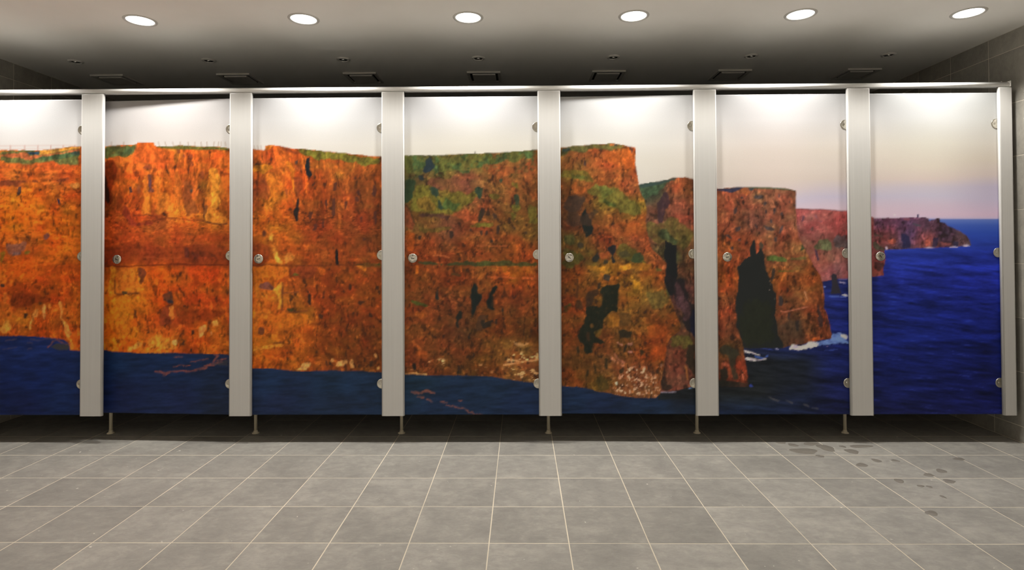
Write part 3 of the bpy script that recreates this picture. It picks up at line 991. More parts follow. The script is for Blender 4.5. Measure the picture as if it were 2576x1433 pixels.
sw = np.clip(sm(232, 205, X) * sm(640, 560, Y) + sm(570, 600, Y) * sm(690, 660, Y) * 0.7 * (1 - zone), 0, 1)[..., None]
r1 = r1 * (1 - sw) + strat * sw
rk = r1 * (1 - zone[..., None]) + r2 * zone[..., None]
mm = poly(np.concatenate([pts(MAIN_TOP), pts(MAIN_BOT)]), 1.4)
# shadowed sea at the foot
db = idw([(-100, 950, 20, 30, 82), (100, 870, 24, 38, 96), (100, 950, 20, 34, 90), (60, 1020, 20, 28, 74), (160, 1000, 22, 36, 86),
          (300, 900, 22, 38, 78), (300, 1000, 22, 30, 72), (450, 910, 22, 38, 80), (450, 1010, 26, 34, 76), (560, 960, 24, 34, 66),
          (560, 1030, 26, 32, 58), (680, 960, 24, 40, 78), (700, 1010, 26, 34, 70), (850, 960, 24, 40, 72), (850, 1020, 26, 36, 66),
          (1060, 970, 24, 40, 66), (1100, 1020, 26, 40, 76), (1250, 970, 26, 40, 72), (1300, 1020, 24, 36, 72), (1450, 1000, 26, 40, 76),
          (1500, 1030, 24, 34, 68), (1650, 1020, 26, 38, 70), (1740, 1020, 26, 34, 58), (1730, 985, 26, 26, 36)], 3)
db = db * np.array([0.86, 0.97, 0.86], np.float32)
wv3 = fbm(X / 38, Y / 7.0 + X / 160, 80, 4, 0.62)
dsea = db * np.clip(1 + (wv3 - 0.5) * 0.75, 0.6, 1.5)[..., None]
below = sm(1795, 1745, X) * sm(860, 862, Y + 40 * sm(260, 0, X))
bm_ = pts(MAIN_BOT)[::-1]
yb_ = np.interp(gx, bm_[np.argsort(bm_[:, 0]), 0], bm_[np.argsort(bm_[:, 0]), 1])[None, :]
foot = sm(-3, 1, Y - yb_ + 8) * sm(1800, 1700, X)
foot = np.where(X > 1655, foot * sm(1003, 1007, Y + (X - 1655) * 0.02), foot)
IMG = IMG * (1 - foot[..., None]) + dsea * foot[..., None]
IMG = IMG * (1 - mm[..., None]) + rk * mm[..., None]


CLIP = mm
GRN, DRK, GRY, LIT, ORG, PUR = (92, 104, 44), (30, 34, 38), (92, 62, 52), (228, 146, 48), (214, 100, 30), (84, 58, 70)
# door one: grassy rim, wall and strata
feat('A 0 152 250 150 400 155 800 130 800 300 620 295 540 262 430 268 320 290 180 290 0 270', (104, 108, 58), 0.95, 2)
feat('A 400 150 520 140 700 118 800 108 800 130 620 160 450 195 400 195', (222, 150, 60), 1, 1.5)
feat('A 500 145 600 138 600 160 510 175', (238, 176, 84), 0.8, 1.5)
feat('A 260 165 400 165 390 195 300 195', (44, 66, 80), 1, 1.2)
feat('A 0 205 160 175 260 170 300 200 420 200 650 165 800 140 800 160 600 195 420 215 320 240 180 225 0 222', (212, 108, 62), 0.9, 2)
feat('A 330 235 500 205 700 175 800 165 800 205 560 240 420 245', (74, 98, 62), 0.9, 2)
feat('A 700 180 800 160 800 200 740 200', (58, 74, 72), 0.7, 2)
feat('A 0 300 160 292 430 270 520 262 640 300 800 300 800 330 0 330', (206, 92, 40), 0.5, 3, 2)
feat('A 0 462 100 460 200 465 400 452 700 430 700 448 420 470 220 480 150 510 0 515', (118, 56, 34), 0.85, 3)
feat('A 170 520 215 500 190 600 168 600', (66, 50, 52), 0.9, 2)
feat('A 570 640 600 635 605 680 585 690', (44, 42, 62), 1, 1.5)
feat('A 700 490 800 480 800 520 720 530', (214, 146, 70), 0.7, 3)
feat('A 420 1000 480 970 500 1010 440 1050', PUR, 0.7, 3, 1)
feat('A 60 1110 160 1080 280 1040 250 1100 170 1190 110 1190', (110, 76, 78), 0.6, 4, 2)
feat('A 250 1150 310 1150 300 1180 230 1185', (104, 92, 32), 0.85, 2)
feat('A 0 1170 60 1170 40 1240 0 1310', (120, 96, 24), 0.75, 3)
feat('A 110 1180 210 1160 190 1190 130 1205', (96, 76, 76), 0.6, 2)
feat('B 0 90 50 110 40 140 0 140', (56, 40, 34), 0.9, 2)
feat('B 130 180 280 180 340 190 620 260 400 280 280 310 100 340 110 240', (112, 42, 14), 0.7, 4, 2)
feat('B 40 160 70 180 60 300 30 310', (190, 100, 36), 0.8, 2)
feat('B 240 390 275 390 255 440 235 430', (50, 34, 26), 0.9, 1.5)
feat('B 340 345 375 350 370 420 330 420 310 560 290 560 310 400', (226, 150, 70), 0.7, 3)
feat('B 420 300 450 290 450 460 425 450', (226, 150, 80), 0.7, 3)
feat('B 590 290 620 290 640 480 700 560 690 640 640 600 600 420', (216, 138, 62), 0.75, 4)
feat('B 40 460 120 430 90 490 130 530 60 590 0 560', (226, 144, 56), 0.75, 4)
feat('B 470 290 500 285 505 340 475 340', (214, 130, 50), 0.7, 2)
feat('B 690 620 720 630 740 750 705 750', (214, 120, 40), 0.7, 2)
lay(stroke('B 480 730 520 690 560 660 640 680 700 690', 1.6, 4), (128, 70, 60), 0.8)
lay(poly('B 500 730 560 700 690 690 695 750 600 760', 3), (58, 54, 50), 0.8)
for s in ('B 60 660 160 650', 'B 300 655 400 655 470 645', 'B 480 645 560 665', 'B 30 750 160 735', 'B 270 690 320 690', 'B 280 750 310 735'):
    lay(stroke(s, 0.8, 3), (96, 70, 76), 0.55)

# door two
feat('A 1040 120 1115 105 1200 96 1330 92 1380 95 1350 140 1310 190 1250 215 1160 225 1100 240 1040 235', (86, 96, 52), 0.95, 2.5)
feat('A 1240 120 1330 110 1310 180 1220 200', (84, 104, 66), 0.7, 3, 1)
feat('A 1560 108 1680 110 1830 104 2000 112 2150 115 2285 126 2285 152 2100 145 1900 145 1750 142 1620 130', (110, 108, 48), 0.95, 1.2)
feat('A 1375 72 1540 75 1545 110 1650 140 1750 170 1740 280 1500 290 1350 250 1320 180 1360 110', (220, 96, 36), 0.7, 3, 2)
feat('A 1040 250 1110 240 1180 300 1100 700 1040 700', (110, 36, 14), 0.75, 3, 3)  # dark left band: shade of the pilaster painted into the print
feat('A 1050 380 1090 500 1100 560 1080 690 1050 650 1040 450', (30, 18, 14), 0.85, 3, 1)
feat('A 1420 310 1520 300 1540 340 1440 350', (130, 60, 40), 0.7, 3, 1)
feat('A 1490 390 1520 390 1520 520 1550 550 1540 580 1470 560', (112, 66, 56), 0.85, 2.5)
feat('A 1500 440 1520 440 1510 520 1490 520', (84, 60, 76), 0.8, 1.5)
feat('A 1295 520 1320 515 1325 570 1300 580', (72, 56, 60), 0.9, 1.5)
feat('A 1370 510 1400 490 1400 590 1375 600', (134, 72, 46), 0.7, 2, 1)
feat('A 1430 430 1470 420 1480 560 1500 680 1510 790 1420 800 1430 640', (218, 124, 40), 0.7, 4)
feat('A 1560 400 1600 400 1620 560 1700 580 1720 680 1720 820 1640 760 1580 830 1540 790 1590 620 1540 500', (220, 124, 42), 0.7, 4)
feat('A 1760 330 1790 330 1820 440 1800 560 1840 640 1830 780 1790 760 1760 600 1740 470', (206, 112, 40), 0.6, 4)
feat('A 1770 150 1800 150 1790 200 1770 200', (126, 64, 44), 0.8, 2)
feat('A 1890 180 1925 180 1930 270 1960 310 1920 310', (134, 66, 40), 0.8, 2)
feat('A 1830 190 1860 190 1850 230 1835 230', (120, 60, 46), 0.7, 2)
feat('A 1820 460 1900 440 1930 540 1950 560 1930 620 2000 700 1990 780 1860 800 1830 620 1830 520', (134, 72, 36), 0.75, 4, 1)
feat('A 1905 545 1935 540 1925 580 1910 580', (66, 60, 56), 0.9, 1.5)
feat('A 2080 340 2180 330 2195 420 2190 600 2180 700 2140 740 2100 720 2120 500 2090 440', (230, 146, 48), 0.85, 4)
feat('A 2040 780 2090 700 2200 760 2260 820 2250 890 2200 880 2060 860', (214, 128, 42), 0.8, 4)
feat('A 2045 700 2075 690 2060 800 2040 820', (96, 56, 34), 0.75, 2)
lay(stroke('A 2040 800 2060 865 2130 880 2200 890 2270 885', 1.5, 1) * mm, (74, 40, 26), 0.85)
feat('A 2000 360 2040 360 2030 440 2000 450', (140, 68, 40), 0.7, 3)
feat('A 1240 680 1260 690 1300 800 1380 880 1540 880 1540 910 1300 910 1240 800', (140, 50, 34), 0.75, 4, 1)
lay(stroke('A 1340 798 1440 805 1470 790 1550 810 1580 840 1750 830 1960 855 2040 860', 1.6, 2) * mm, (104, 46, 26), 0.7)
feat('A 1840 1130 1870 1110 1900 1160 1870 1240 1850 1210', (70, 40, 40), 0.9, 2.5)
feat('A 1900 1150 1970 1180 1990 1230 1950 1230 1900 1190', (106, 50, 42), 0.7, 3)
feat('A 1040 1100 2285 1100 2285 1300 1040 1310', (122, 46, 22), 0.45, 5, 4)
lay(stroke('A 1450 1215 1600 1225 1800 1215', 1.5, 3) * mm, (168, 78, 36), 0.6)
lay(stroke('A 1040 1312 1300 1315 1450 1305 1640 1298 1800 1290 1900 1296 2285 1300', 1.5, 1) * mm, (92, 34, 16), 0.8)
feat('A 1100 1320 1160 1320 1150 1433 B 1140 60 1150 180 1080 200 1100 0', (222, 132, 36), 0.8, 3)
feat('A 1160 1350 1280 1340 1360 1350 1370 1433 B 1390 150 1330 190 1150 200 1150 60', (206, 112, 34), 0.6, 3)
lay(stroke('B 1150 60 1155 190 1200 200 1390 185', 1.4, 1) * mm, (84, 44, 26), 0.8)
feat('B 1210 165 1280 170 1270 200 1220 195', (54, 52, 36), 0.9, 2)
feat('A 1385 1350 1450 1340 1460 1400 1430 1433 B 1440 60 1410 130 1395 40', (84, 42, 30), 0.8, 3)
feat('A 1860 1300 2180 1300 2190 1433 1880 1433', (182, 56, 16), 0.45, 4, 2)
feat('B 1110 210 1420 200 1420 300 1300 330 1260 420 1290 560 1200 640 1100 560 1080 400', (204, 112, 26), 0.6, 5)
feat('B 1640 190 1720 170 1735 290 1690 300 1640 250', (76, 50, 40), 0.8, 3)
feat('B 1670 250 1730 260 1735 295 1680 290', (46, 42, 48), 0.9, 1.5)
feat('B 1630 330 1690 320 1730 500 1610 520 1600 420', (110, 48, 26), 0.75, 3)
feat('B 1690 320 1740 310 1750 440 1720 470', (206, 116, 44), 0.7, 3)
feat('B 1810 350 2100 330 2285 400 2100 450 1900 490 1780 520', (116, 44, 14), 0.65, 4, 2)
feat('B 1260 740 1340 720 1400 680 1440 690 1400 740 1300 770', (226, 146, 60), 0.8, 3)
feat('B 1480 640 1560 590 1640 640 1720 650 1740 700 1810 690 1760 730 1500 730', (222, 134, 44), 0.75, 4)
feat('B 1730 650 1760 650 1780 690 1740 700', (238, 176, 96), 0.8, 2)
feat('B 1920 560 1945 555 1940 600 1920 610', (46, 30, 24), 0.95, 1.5)
feat('B 2000 540 2050 510 2060 560 2010 620 1990 680', (222, 150, 84), 0.6, 3)
feat('B 2110 470 2180 455 2180 520 2120 540', (220, 144, 66), 0.7, 3)
feat('B 2100 560 2130 570 2125 620 2105 610', (232, 176, 120), 0.7, 2)
feat('B 1860 640 1980 640 1980 790 1850 770', (122, 44, 12), 0.5, 3, 2)
feat('B 1900 745 1925 740 1920 775 1900 775', (40, 28, 24), 0.9, 1)
for s, w_ in (('B 1560 965 1640 985 1720 980 1640 1000', 2.2), ('B 1740 975 1830 965 1900 965', 1.6), ('B 1920 960 2000 945 2070 935 2060 915 2150 890 2230 880', 2.6),
              ('B 2130 880 2160 850 2190 820 2150 800', 1.8), ('B 2190 860 2260 850', 1.5), ('B 1740 925 1900 905', 0.8), ('B 1920 870 2000 850 2080 840', 0.8),
              ('B 1740 825 1830 818', 0.8)):
    lay(stroke(s, w_, 4), (140, 72, 58), 0.8)
lay(poly('B 2120 900 2285 860 2285 920 2200 905', 3), (56, 52, 56), 0.7)

# door three
feat('C 265 102 345 103 310 140 262 150', (222, 128, 40), 0.9, 1)
feat('C 530 135 640 140 800 152 950 168 1150 192 1420 240 1420 280 1250 310 1180 270 1050 250 900 230 800 250 720 215 640 190 560 165', (112, 108, 40), 0.95, 2.5)
feat('C 345 105 500 125 560 165 640 195 560 190 460 150 380 125', (146, 66, 34), 0.7, 2)
feat('C 1150 192 1420 213 1420 232 1290 210', (190, 104, 40), 0.7, 1.5)
feat('C 683 235 712 222 722 290 715 340 740 400 710 425 680 400 670 320', (28, 34, 38), 1, 1.5)
feat('C 565 260 595 245 592 290 570 290', (66, 52, 46), 0.9, 1.5)
feat('C 560 295 650 300 650 345 560 345', (182, 88, 44), 0.7, 2)
feat('C 480 250 510 240 560 330 560 470 600 560 560 600 520 400', (228, 130, 36), 0.75, 3)
feat('C 640 215 670 230 660 320 690 480 690 620 660 600 670 450 650 330', (222, 110, 34), 0.7, 2.5)
feat('C 140 310 320 300 340 330 260 380 140 370', (228, 142, 38), 0.8, 3)
feat('C 270 380 300 370 440 470 480 520 420 560 380 520 400 640 360 700 310 560 260 440', (222, 122, 38), 0.65, 4)
feat('C 140 430 260 420 300 520 330 640 140 640', (146, 66, 34), 0.6, 4, 2)
feat('C 555 420 620 400 640 560 560 620', (134, 62, 34), 0.7, 4, 1)
feat('C 590 600 605 650 610 760 590 860 565 850 560 760 580 720', (30, 30, 32), 0.95, 2)
feat('C 470 530 500 540 500 600 480 600', (104, 52, 34), 0.7, 2)
for s in ('C 720 260 750 265 760 420 740 430', 'C 830 240 870 230 860 300 880 380 840 330', 'C 960 300 1000 290 980 370 960 420', 'C 1090 350 1110 420 1090 520 1100 680 1080 720 1070 480',
          'C 900 330 940 330 960 420 930 430', 'C 1130 450 1150 440 1150 520 1130 540', 'C 1000 780 1030 800 1020 930 1000 960'):
    feat(s, (208, 106, 38), 0.6, 3)
for s in ('C 960 480 990 470 980 540 950 560', 'C 1160 420 1180 400 1170 450 1140 445', 'C 930 640 960 600 960 800 935 800', 'C 1060 660 1090 660 1080 760 1060 760',
          'C 870 640 895 640 890 720 870 700', 'C 1170 600 1210 640 1190 690 1165 650', 'C 1350 500 1385 490 1380 600 1350 600', 'C 700 760 735 770 730 850 705 850',
          'C 830 850 860 840 855 930 830 930', 'C 1240 1030 1270 1010 1270 1060 1240 1060', 'C 1360 770 1385 760 1380 900 1365 950', 'C 1220 480 1240 480 1240 520 1225 520',
          'C 1180 540 1230 540 1220 600 1190 600', 'C 290 820 310 820 300 880 285 880', 'C 240 960 275 960 270 1020 240 1010', 'C 1210 820 1240 810 1235 880 1215 880',
          'C 1330 580 1370 560 1370 620 1340 620', 'C 740 880 780 880 770 960 740 960'):
    feat(s, (72, 42, 36), 0.8, 3)
feat('C 970 1140 990 1140 1000 1260 1005 1300 975 1300 962 1220', (24, 24, 26), 1, 1.5)
feat('C 320 1120 350 1180 360 1270 440 1290 400 1160 330 1080 300 960 280 900 340 960', (232, 150, 56), 0.75, 4)
feat('C 140 1080 300 1100 310 1290 140 1300', (126, 52, 22), 0.6, 4, 2)
lay(stroke('C 135 1302 500 1302 700 1308 1000 1300 1420 1302', 1.4, 1) * mm, (88, 40, 20), 0.7)
feat('C 140 1310 500 1310 500 1400 420 1433 140 1433', (204, 108, 30), 0.65, 3)
feat('C 510 1315 640 1310 770 1330 760 1420 640 1433 500 1400', (118, 50, 26), 0.6, 4)
feat('C 1180 1310 1280 1305 1275 1365 1220 1345', (206, 116, 34), 0.85, 1.5)
feat('C 1130 1300 1300 1280 1420 1270 1420 1310 1290 1330', (86, 60, 24), 0.7, 3)
feat('C 1350 1290 1420 1270 1420 1300 1360 1300', (62, 70, 28), 0.8, 2)
feat('C 510 1390 590 1380 640 1410 630 1433 D 640 20 580 10', (74, 76, 30), 0.8, 2.5)
feat('C 480 1180 540 1180 540 1260 450 1270', (224, 142, 60), 0.6, 4)
feat('C 790 1320 870 1320 880 1400 800 1400', (206, 100, 30), 0.6, 4)
feat('D 215 90 330 70 380 120 340 165 220 140', (96, 58, 60), 0.8, 3)
feat('D 170 100 215 100 205 240 180 240', (206, 120, 34), 0.7, 3)
feat('D 400 80 440 80 420 360 400 350 390 200 330 180', (218, 134, 42), 0.7, 3)
lay(stroke('D 440 90 435 360 500 380 680 365', 1.4, 1) * mm, (84, 46, 30), 0.8)
lay(stroke('D 450 190 600 175', 1.3, 1.5) * mm, (94, 50, 34), 0.7)
feat('D 480 350 560 345 550 375 480 370', (66, 66, 34), 0.9, 2)
feat('D 680 160 710 150 705 220 730 200 725 300 695 290', (36, 26, 22), 0.9, 2.5)
feat('D 850 160 870 170 865 250 840 250', (56, 32, 22), 0.85, 2)
feat('D 130 370 320 350 300 440 190 450 200 560 140 560', (206, 112, 34), 0.6, 5)
feat('D 390 400 690 380 700 480 560 500 480 560 400 540', (196, 100, 26), 0.6, 5)
feat('D 210 530 270 540 280 570 230 620 205 600', (88, 48, 34), 0.8, 3)
feat('D 145 740 250 720 440 695 455 712 270 745 150 765', (204, 124, 40), 0.8, 2)
lay(stroke('D 360 690 440 680', 1.5, 1) * mm, (84, 46, 24), 0.8)
feat('D 590 670 690 655 680 675 600 690', (190, 94, 36), 0.7, 2)
feat('D 980 590 1150 540 1250 490 1260 440 1280 450 1270 510 1150 560', (166, 88, 52), 0.7, 2)
lay(stroke('D 700 500 900 490 1100 470 1240 455', 1.2, 2) * mm, (80, 34, 14), 0.6)
for s in ('D 620 910 720 870 730 890 690 940 640 960', 'D 930 830 960 830 960 880 930 880', 'D 1110 850 1150 850 1150 950 1110 940', 'D 1290 820 1310 815 1310 845 1290 840',
          'D 1340 770 1390 790 1390 860 1370 840', 'D 1190 920 1210 920 1200 945', 'D 1390 930 1420 900 1420 960 1390 960', 'D 980 870 1080 850 1080 890 990 930',
          'D 1010 820 1030 820 1030 840 1010 840', 'D 570 940 640 920 640 955 590 960'):
    feat(s, (222, 160, 90), 0.75, 3)
for s in ('D 870 860 895 860 890 920 875 910', 'D 915 870 935 880 930 920 910 910', 'D 1310 860 1370 870 1360 930 1310 920', 'D 1200 270 1280 260 1230 320 1200 300',
          'D 1370 110 1400 110 1400 160 1370 150', 'D 1400 160 1425 170 1425 220 1400 210', 'D 1310 380 1350 390 1350 420 1310 420', 'D 1230 540 1250 540 1245 570 1225 570',
          'D 800 400 840 400 840 450 800 440', 'D 1140 370 1170 370 1160 410 1145 410', 'D 1100 90 1140 90 1140 150 1110 150'):
    feat(s, (46, 30, 22), 0.8, 2.5)

# door four
feat('C 1660 210 1820 202 2200 190 2548 178 E 0 185 250 172 605 150 605 210 450 240 300 270 200 240 80 300 0 330 C 2450 260 2350 350 2200 370 2000 380 1950 300 1800 420 1660 430',
     (88, 96, 44), 0.62, 9, 2)
gm = sm(0.52, 0.62, fbm(X / 18, Y / 18, 90, 4, 0.65)) * poly('P 1018 392 1352 376 1352 430 1200 438 1130 440 1018 450', 5, 4) * mm
lay2(gm, np.array([66, 88, 50], np.float32) * GRAIN[..., None], 0.8)
feat('C 1870 220 1930 215 1950 290 1940 370 1880 400 1850 370 1850 290', (34, 48, 58), 0.9, 5)
feat('C 1800 400 1850 390 1870 440 1810 450', (34, 46, 50), 0.85, 3)
feat('C 1660 460 1750 460 1780 500 1740 560 1720 680 1690 700 1660 660', (40, 60, 40), 0.9, 4)
feat('C 1770 500 1900 470 1960 560 2080 620 2150 580 2350 560 2440 520 2450 600 2300 680 2230 740 2200 800 2000 780 1880 760 1760 790 1730 700', (106, 98, 38), 0.85, 6)
feat('C 1780 620 1900 600 2000 760 1900 760 1800 750', (130, 96, 40), 0.7, 4, 2)
feat('C 1900 490 1960 510 2040 540 2050 590 1980 600 2060 700 2040 770 2000 720 1960 620 1930 560', (38, 58, 48), 0.9, 5)
feat('C 2080 620 2140 680 2230 690 2200 740 2050 740', (60, 80, 42), 0.8, 6)
feat('C 2350 560 2390 530 2440 520 2430 620 2390 650', (40, 60, 50), 0.85, 4)
feat('C 1870 450 2000 420 2200 440 2300 470 2350 540 2200 580 2100 540 1980 520', (122, 66, 52), 0.55, 6, 2)
feat('C 1660 690 1700 700 1740 780 1760 880 1740 960 1680 920 1660 850', (118, 60, 36), 0.8, 2)
lay(stroke('C 1670 695 1720 740 1745 830 1765 880', 1.5, 2) * mm, (54, 44, 26), 0.85)
feat('C 1800 790 1960 780 2050 800 2160 800 2110 870 2060 860 1960 820 1820 830', (72, 46, 40), 0.8, 4)
feat('C 2160 800 2250 730 2310 720 2330 830 2250 850', (162, 78, 44), 0.7, 5)
feat('C 2420 760 2450 720 2440 830 2410 880 2400 820', (42, 42, 30), 0.9, 2)
feat('C 1780 900 1950 940 2100 920 2160 940 2000 980 1800 960', (96, 84, 34), 0.65, 6, 1)
feat('C 2310 900 2440 870 2548 880 2548 920 2440 920 2330 920', (100, 90, 34), 0.7, 5)
for s in ('C 1800 1010 1830 1010 1830 1060 1800 1060', 'C 2110 960 2150 960 2140 1040 2115 1040', 'C 2470 950 2495 960 2490 1010 2470 1000', 'C 2320 920 2340 940 2330 980 2315 970', 'C 1900 1010 1920 1010 1920 1050 1900 1050'):
    feat(s, (44, 36, 32), 0.85, 3)
feat('C 1670 960 1740 980 1760 1100 1740 1180 1680 1180', (184, 86, 28), 0.65, 5)
# moss and dark patches right half of door four
for s in ('E 0 510 70 520 70 580 20 620 0 640', 'E 0 610 40 620 20 650 0 650', 'E 370 600 410 590 420 700 390 740 370 680', 'E 210 440 260 430 240 480 210 480', 'E 130 240 190 240 180 280 140 270'):
    feat(s, (44, 62, 46), 0.85, 4)
for s in ('E 120 590 220 590 220 650 130 660', 'E 340 690 420 680 430 740 360 760', 'E 500 680 605 700 605 880 510 870', 'E 340 780 400 790 380 860 360 860', 'E 330 470 420 480 430 550 360 520', 'E 0 880 130 880 120 910 0 920',
          'E 60 200 140 220 200 250 120 280'):
    feat(s, (96, 94, 36), 0.7, 5)
for s in ('E 40 720 75 740 60 800 30 860', 'E 160 760 210 790 205 850 165 840', 'E 80 950 105 960 100 1010 80 1000', 'E 30 950 50 960 50 1000 30 1000', 'E 140 1030 165 1040 155 1080 135 1080',
          'E 360 900 400 920 380 960', 'E 480 960 520 970 500 1010', 'E 510 560 520 600 500 600', 'E 370 300 395 310 385 350 370 350', 'E 200 890 225 900 215 1000 200 1000'):
    feat(s, (52, 40, 34), 0.85, 3)
feat('E 40 290 200 280 400 260 605 220 605 330 400 360 200 420 60 360', (172, 86, 44), 0.45, 7, 2)
# ledge line
feat('C 1790 1270 1950 1270 2000 1290 2150 1280 2300 1265 2450 1280 2548 1265 2548 1300 2300 1305 2100 1305 1900 1300 1790 1300', (50, 58, 32), 0.9, 4)
feat('E 0 1262 120 1255 280 1260 420 1270 605 1272 605 1310 300 1310 0 1305', (60, 66, 32), 0.85, 4)
feat('C 1770 1300 1800 1310 1795 1390 1770 1390', (196, 100, 30), 0.85, 1.5)
feat('C 2220 1310 2240 1310 2240 1370 2225 1370', (190, 92, 30), 0.7, 1.5)
feat('E 250 1315 310 1312 310 1380 260 1380', (170, 96, 24), 0.7, 2.5)
feat('E 490 1320 580 1320 570 1390 500 1390', (160, 88, 26), 0.5, 3)
lay(stroke('C 1950 1205 2040 1210 2110 1225', 1.2, 2) * mm, (196, 110, 60), 0.7)
lay(stroke('E 0 1108 150 1108 300 1106', 1.0, 2) * mm, (176, 92, 50), 0.6)
feat('F 100 20 300 20 500 25 605 30 605 50 300 40 100 40', (206, 100, 50), 0.55, 3)
feat('C 2120 1370 2260 1390 2240 1410 2120 1400', (64, 50, 26), 0.7, 3)
# fissures of door four
feat('D 2335 130 2360 30 2380 120 2390 200 2430 200 2460 110 2455 180 2420 260 2395 330 2360 400 2330 455 2315 430 2345 300 2320 240', (22, 30, 28), 1, 2)
feat('D 2210 360 2235 360 2230 420 2200 470 2215 560 2190 540 2175 420', (26, 30, 26), 0.95, 2.5)
feat('D 1985 160 2000 150 2005 250 1990 260 1970 240', (32, 36, 34), 0.95, 1.5)
feat('D 2500 220 2548 130 2548 350 2490 330', (24, 30, 28), 0.7, 2)
feat('F 0 240 60 190 70 120 50 230 10 300 0 310', (24, 28, 26), 0.95, 2)
feat('F 160 120 200 130 150 200 130 310 190 345 170 360 110 330 95 260', (20, 26, 24), 1, 2)
feat('F 180 440 200 450 195 510 175 500', (30, 28, 24), 0.9, 2)
feat('F 245 330 265 330 260 390 245 380', (36, 32, 26), 0.85, 2)
feat('F 60 400 130 390 120 480 60 520 40 570 0 560 0 430', (60, 42, 28), 0.75, 5)
for s in ('F 85 395 120 390 120 420 95 420', 'F 40 470 100 450 90 520 50 520', 'D 2480 390 2520 390 2510 420 2480 420', 'D 2440 500 2540 450 2548 520 2450 560', 'D 2290 600 2320 610 2310 650 2290 640',
          'D 2340 780 2370 780 2360 830 2340 830', 'D 2280 870 2300 880 2290 930', 'D 2190 960 2210 960 2205 1000 2185 1000'):
    feat(s, (30, 28, 24), 0.85, 3)
feat('D 1700 240 1760 260 1850 290 1920 315 1850 325 1720 280', (62, 72, 28), 0.9, 2)
feat('D 1780 380 1870 340 1890 420 1820 470 1770 420', (168, 90, 30), 0.5, 5)
feat('D 1740 890 1775 890 1780 950 1750 960 1735 920', (24, 22, 20), 0.95, 1.5)
feat('D 1750 760 1900 770 1900 850 1800 850', (150, 68, 24), 0.5, 5)
gl = sm(0.60, 0.70, fbm(X / 13, Y / 6.5, 101, 3, 0.6))                # sunlit ledges near the foot
for s, o_ in (('F 310 800 450 760 615 730 615 900 300 890', 0.95), ('F 260 920 400 930 615 920 615 1080 440 1060 300 1030', 0.75), ('F 0 900 160 880 160 1020 0 1010', 0.45),
              ('D 1670 780 1720 780 1720 820 1670 820', 1.0), ('D 1880 880 2060 850 2060 910 1880 900', 1.0), ('D 1680 960 1960 980 1960 1010 1680 990', 1.0), ('D 1670 890 1700 890 1700 920 1670 920', 1.0),
              ('F 300 640 520 640 520 720 300 700', 0.5)):
    lay(poly(s, 6, 3) * gl * mm, (238, 178, 118), o_)
lay(stroke('F 270 905 420 885 615 850', 1.6, 1.5) * mm, (236, 176, 116), 0.7)
lay(stroke('F 310 860 360 855 420 870', 1.8, 1.5) * mm, (236, 180, 120), 0.8)
lay(stroke('D 1670 1000 1780 985 1790 1003 1880 1000', 1.6, 1.5) * mm, (236, 176, 104), 0.7)
for s, w_ in (('D 1740 1185 1800 1185 1900 1165 1960 1190', 2.4), ('D 1800 1225 1850 1230', 1.8), ('D 1880 1255 1925 1275', 1.3), ('D 2020 1270 2090 1275', 1.4), ('D 2080 1300 2150 1320 2260 1340 2310 1370', 1.3),
              ('D 2310 1385 2440 1410', 1.0), ('D 2200 1275 2230 1270', 0.8)):
    lay(stroke(s, w_, 4), (150, 84, 64), 0.72)

# door five
feat('E 845 122 960 110 1100 100 1200 88 1300 88 1350 80 1400 88 1460 92 1510 112 1585 122 1585 135 1480 120 1400 130 1300 150 1200 140 1050 180 950 160 845 220', (92, 96, 50), 0.85, 4)
feat('E 850 125 960 118 930 160 850 165', (48, 66, 62), 0.85, 2)
feat('E 1330 85 1380 82 1390 100 1330 110', (180, 92, 46), 0.8, 1)
feat('E 1370 92 1410 92 1405 105 1375 105', (46, 54, 66), 0.8, 0.6)
feat('E 1290 160 1580 150 1585 280 1560 330 1400 290 1280 260', (210, 104, 40), 0.6, 4, 2)
feat('E 1075 240 1095 240 1090 320 1070 340 1065 280', (58, 46, 52), 0.9, 2)
feat('E 1545 130 1560 130 1555 190 1545 190', (64, 50, 52), 0.8, 1)
feat('E 950 350 1120 360 1140 440 1180 480 1080 480 950 440 850 420 850 380', (106, 98, 38), 0.75, 6, 1)
feat('E 1100 590 1180 500 1330 480 1420 540 1480 600 1560 650 1650 690 1670 770 1560 790 1440 750 1300 690 1240 640', (102, 97, 42), 0.85, 6)
feat('E 1200 500 1320 490 1370 560 1300 640 1230 590', (88, 98, 46), 0.6, 6, 1)
feat('E 1260 640 1330 650 1400 690 1380 720 1300 690', (64, 80, 38), 0.7, 4)
feat('E 940 380 1100 420 1090 450 960 440', (72, 84, 40), 0.6, 4)
feat('E 960 480 1100 540 1090 600 960 590', (178, 88, 36), 0.5, 5, 1)
feat('E 1060 760 1090 720 1110 790 1160 900 1150 980 1100 1030 1060 960 1040 880', (26, 32, 30), 1, 4)
feat('E 870 640 1000 600 1080 640 1050 720 960 780 900 760 860 720', (50, 42, 38), 0.75, 8)
feat('E 900 750 1060 780 1180 820 1160 900 1000 900 900 880', (60, 44, 34), 0.7, 8)
feat('E 1160 740 1210 770 1200 800 1160 810', (58, 48, 34), 0.7, 3)
feat('E 850 980 960 970 980 1060 920 1090 850 1060', (66, 68, 34), 0.7, 6)
feat('E 1010 1050 1070 1070 1060 1140 1020 1120', (50, 46, 36), 0.8, 3)
feat('E 850 1100 940 1130 1080 1180 1080 1290 900 1310 850 1280', (62, 66, 28), 0.75, 7)
feat('E 1310 1120 1400 1085 1390 1160 1370 1210 1390 1290 1360 1290 1350 1190 1300 1150', (30, 34, 38), 0.95, 2)
feat('E 1400 1090 1470 1080 1560 1130 1640 1190 1720 1270 1600 1280 1500 1240 1420 1240 1390 1170', (86, 80, 34), 0.8, 5)
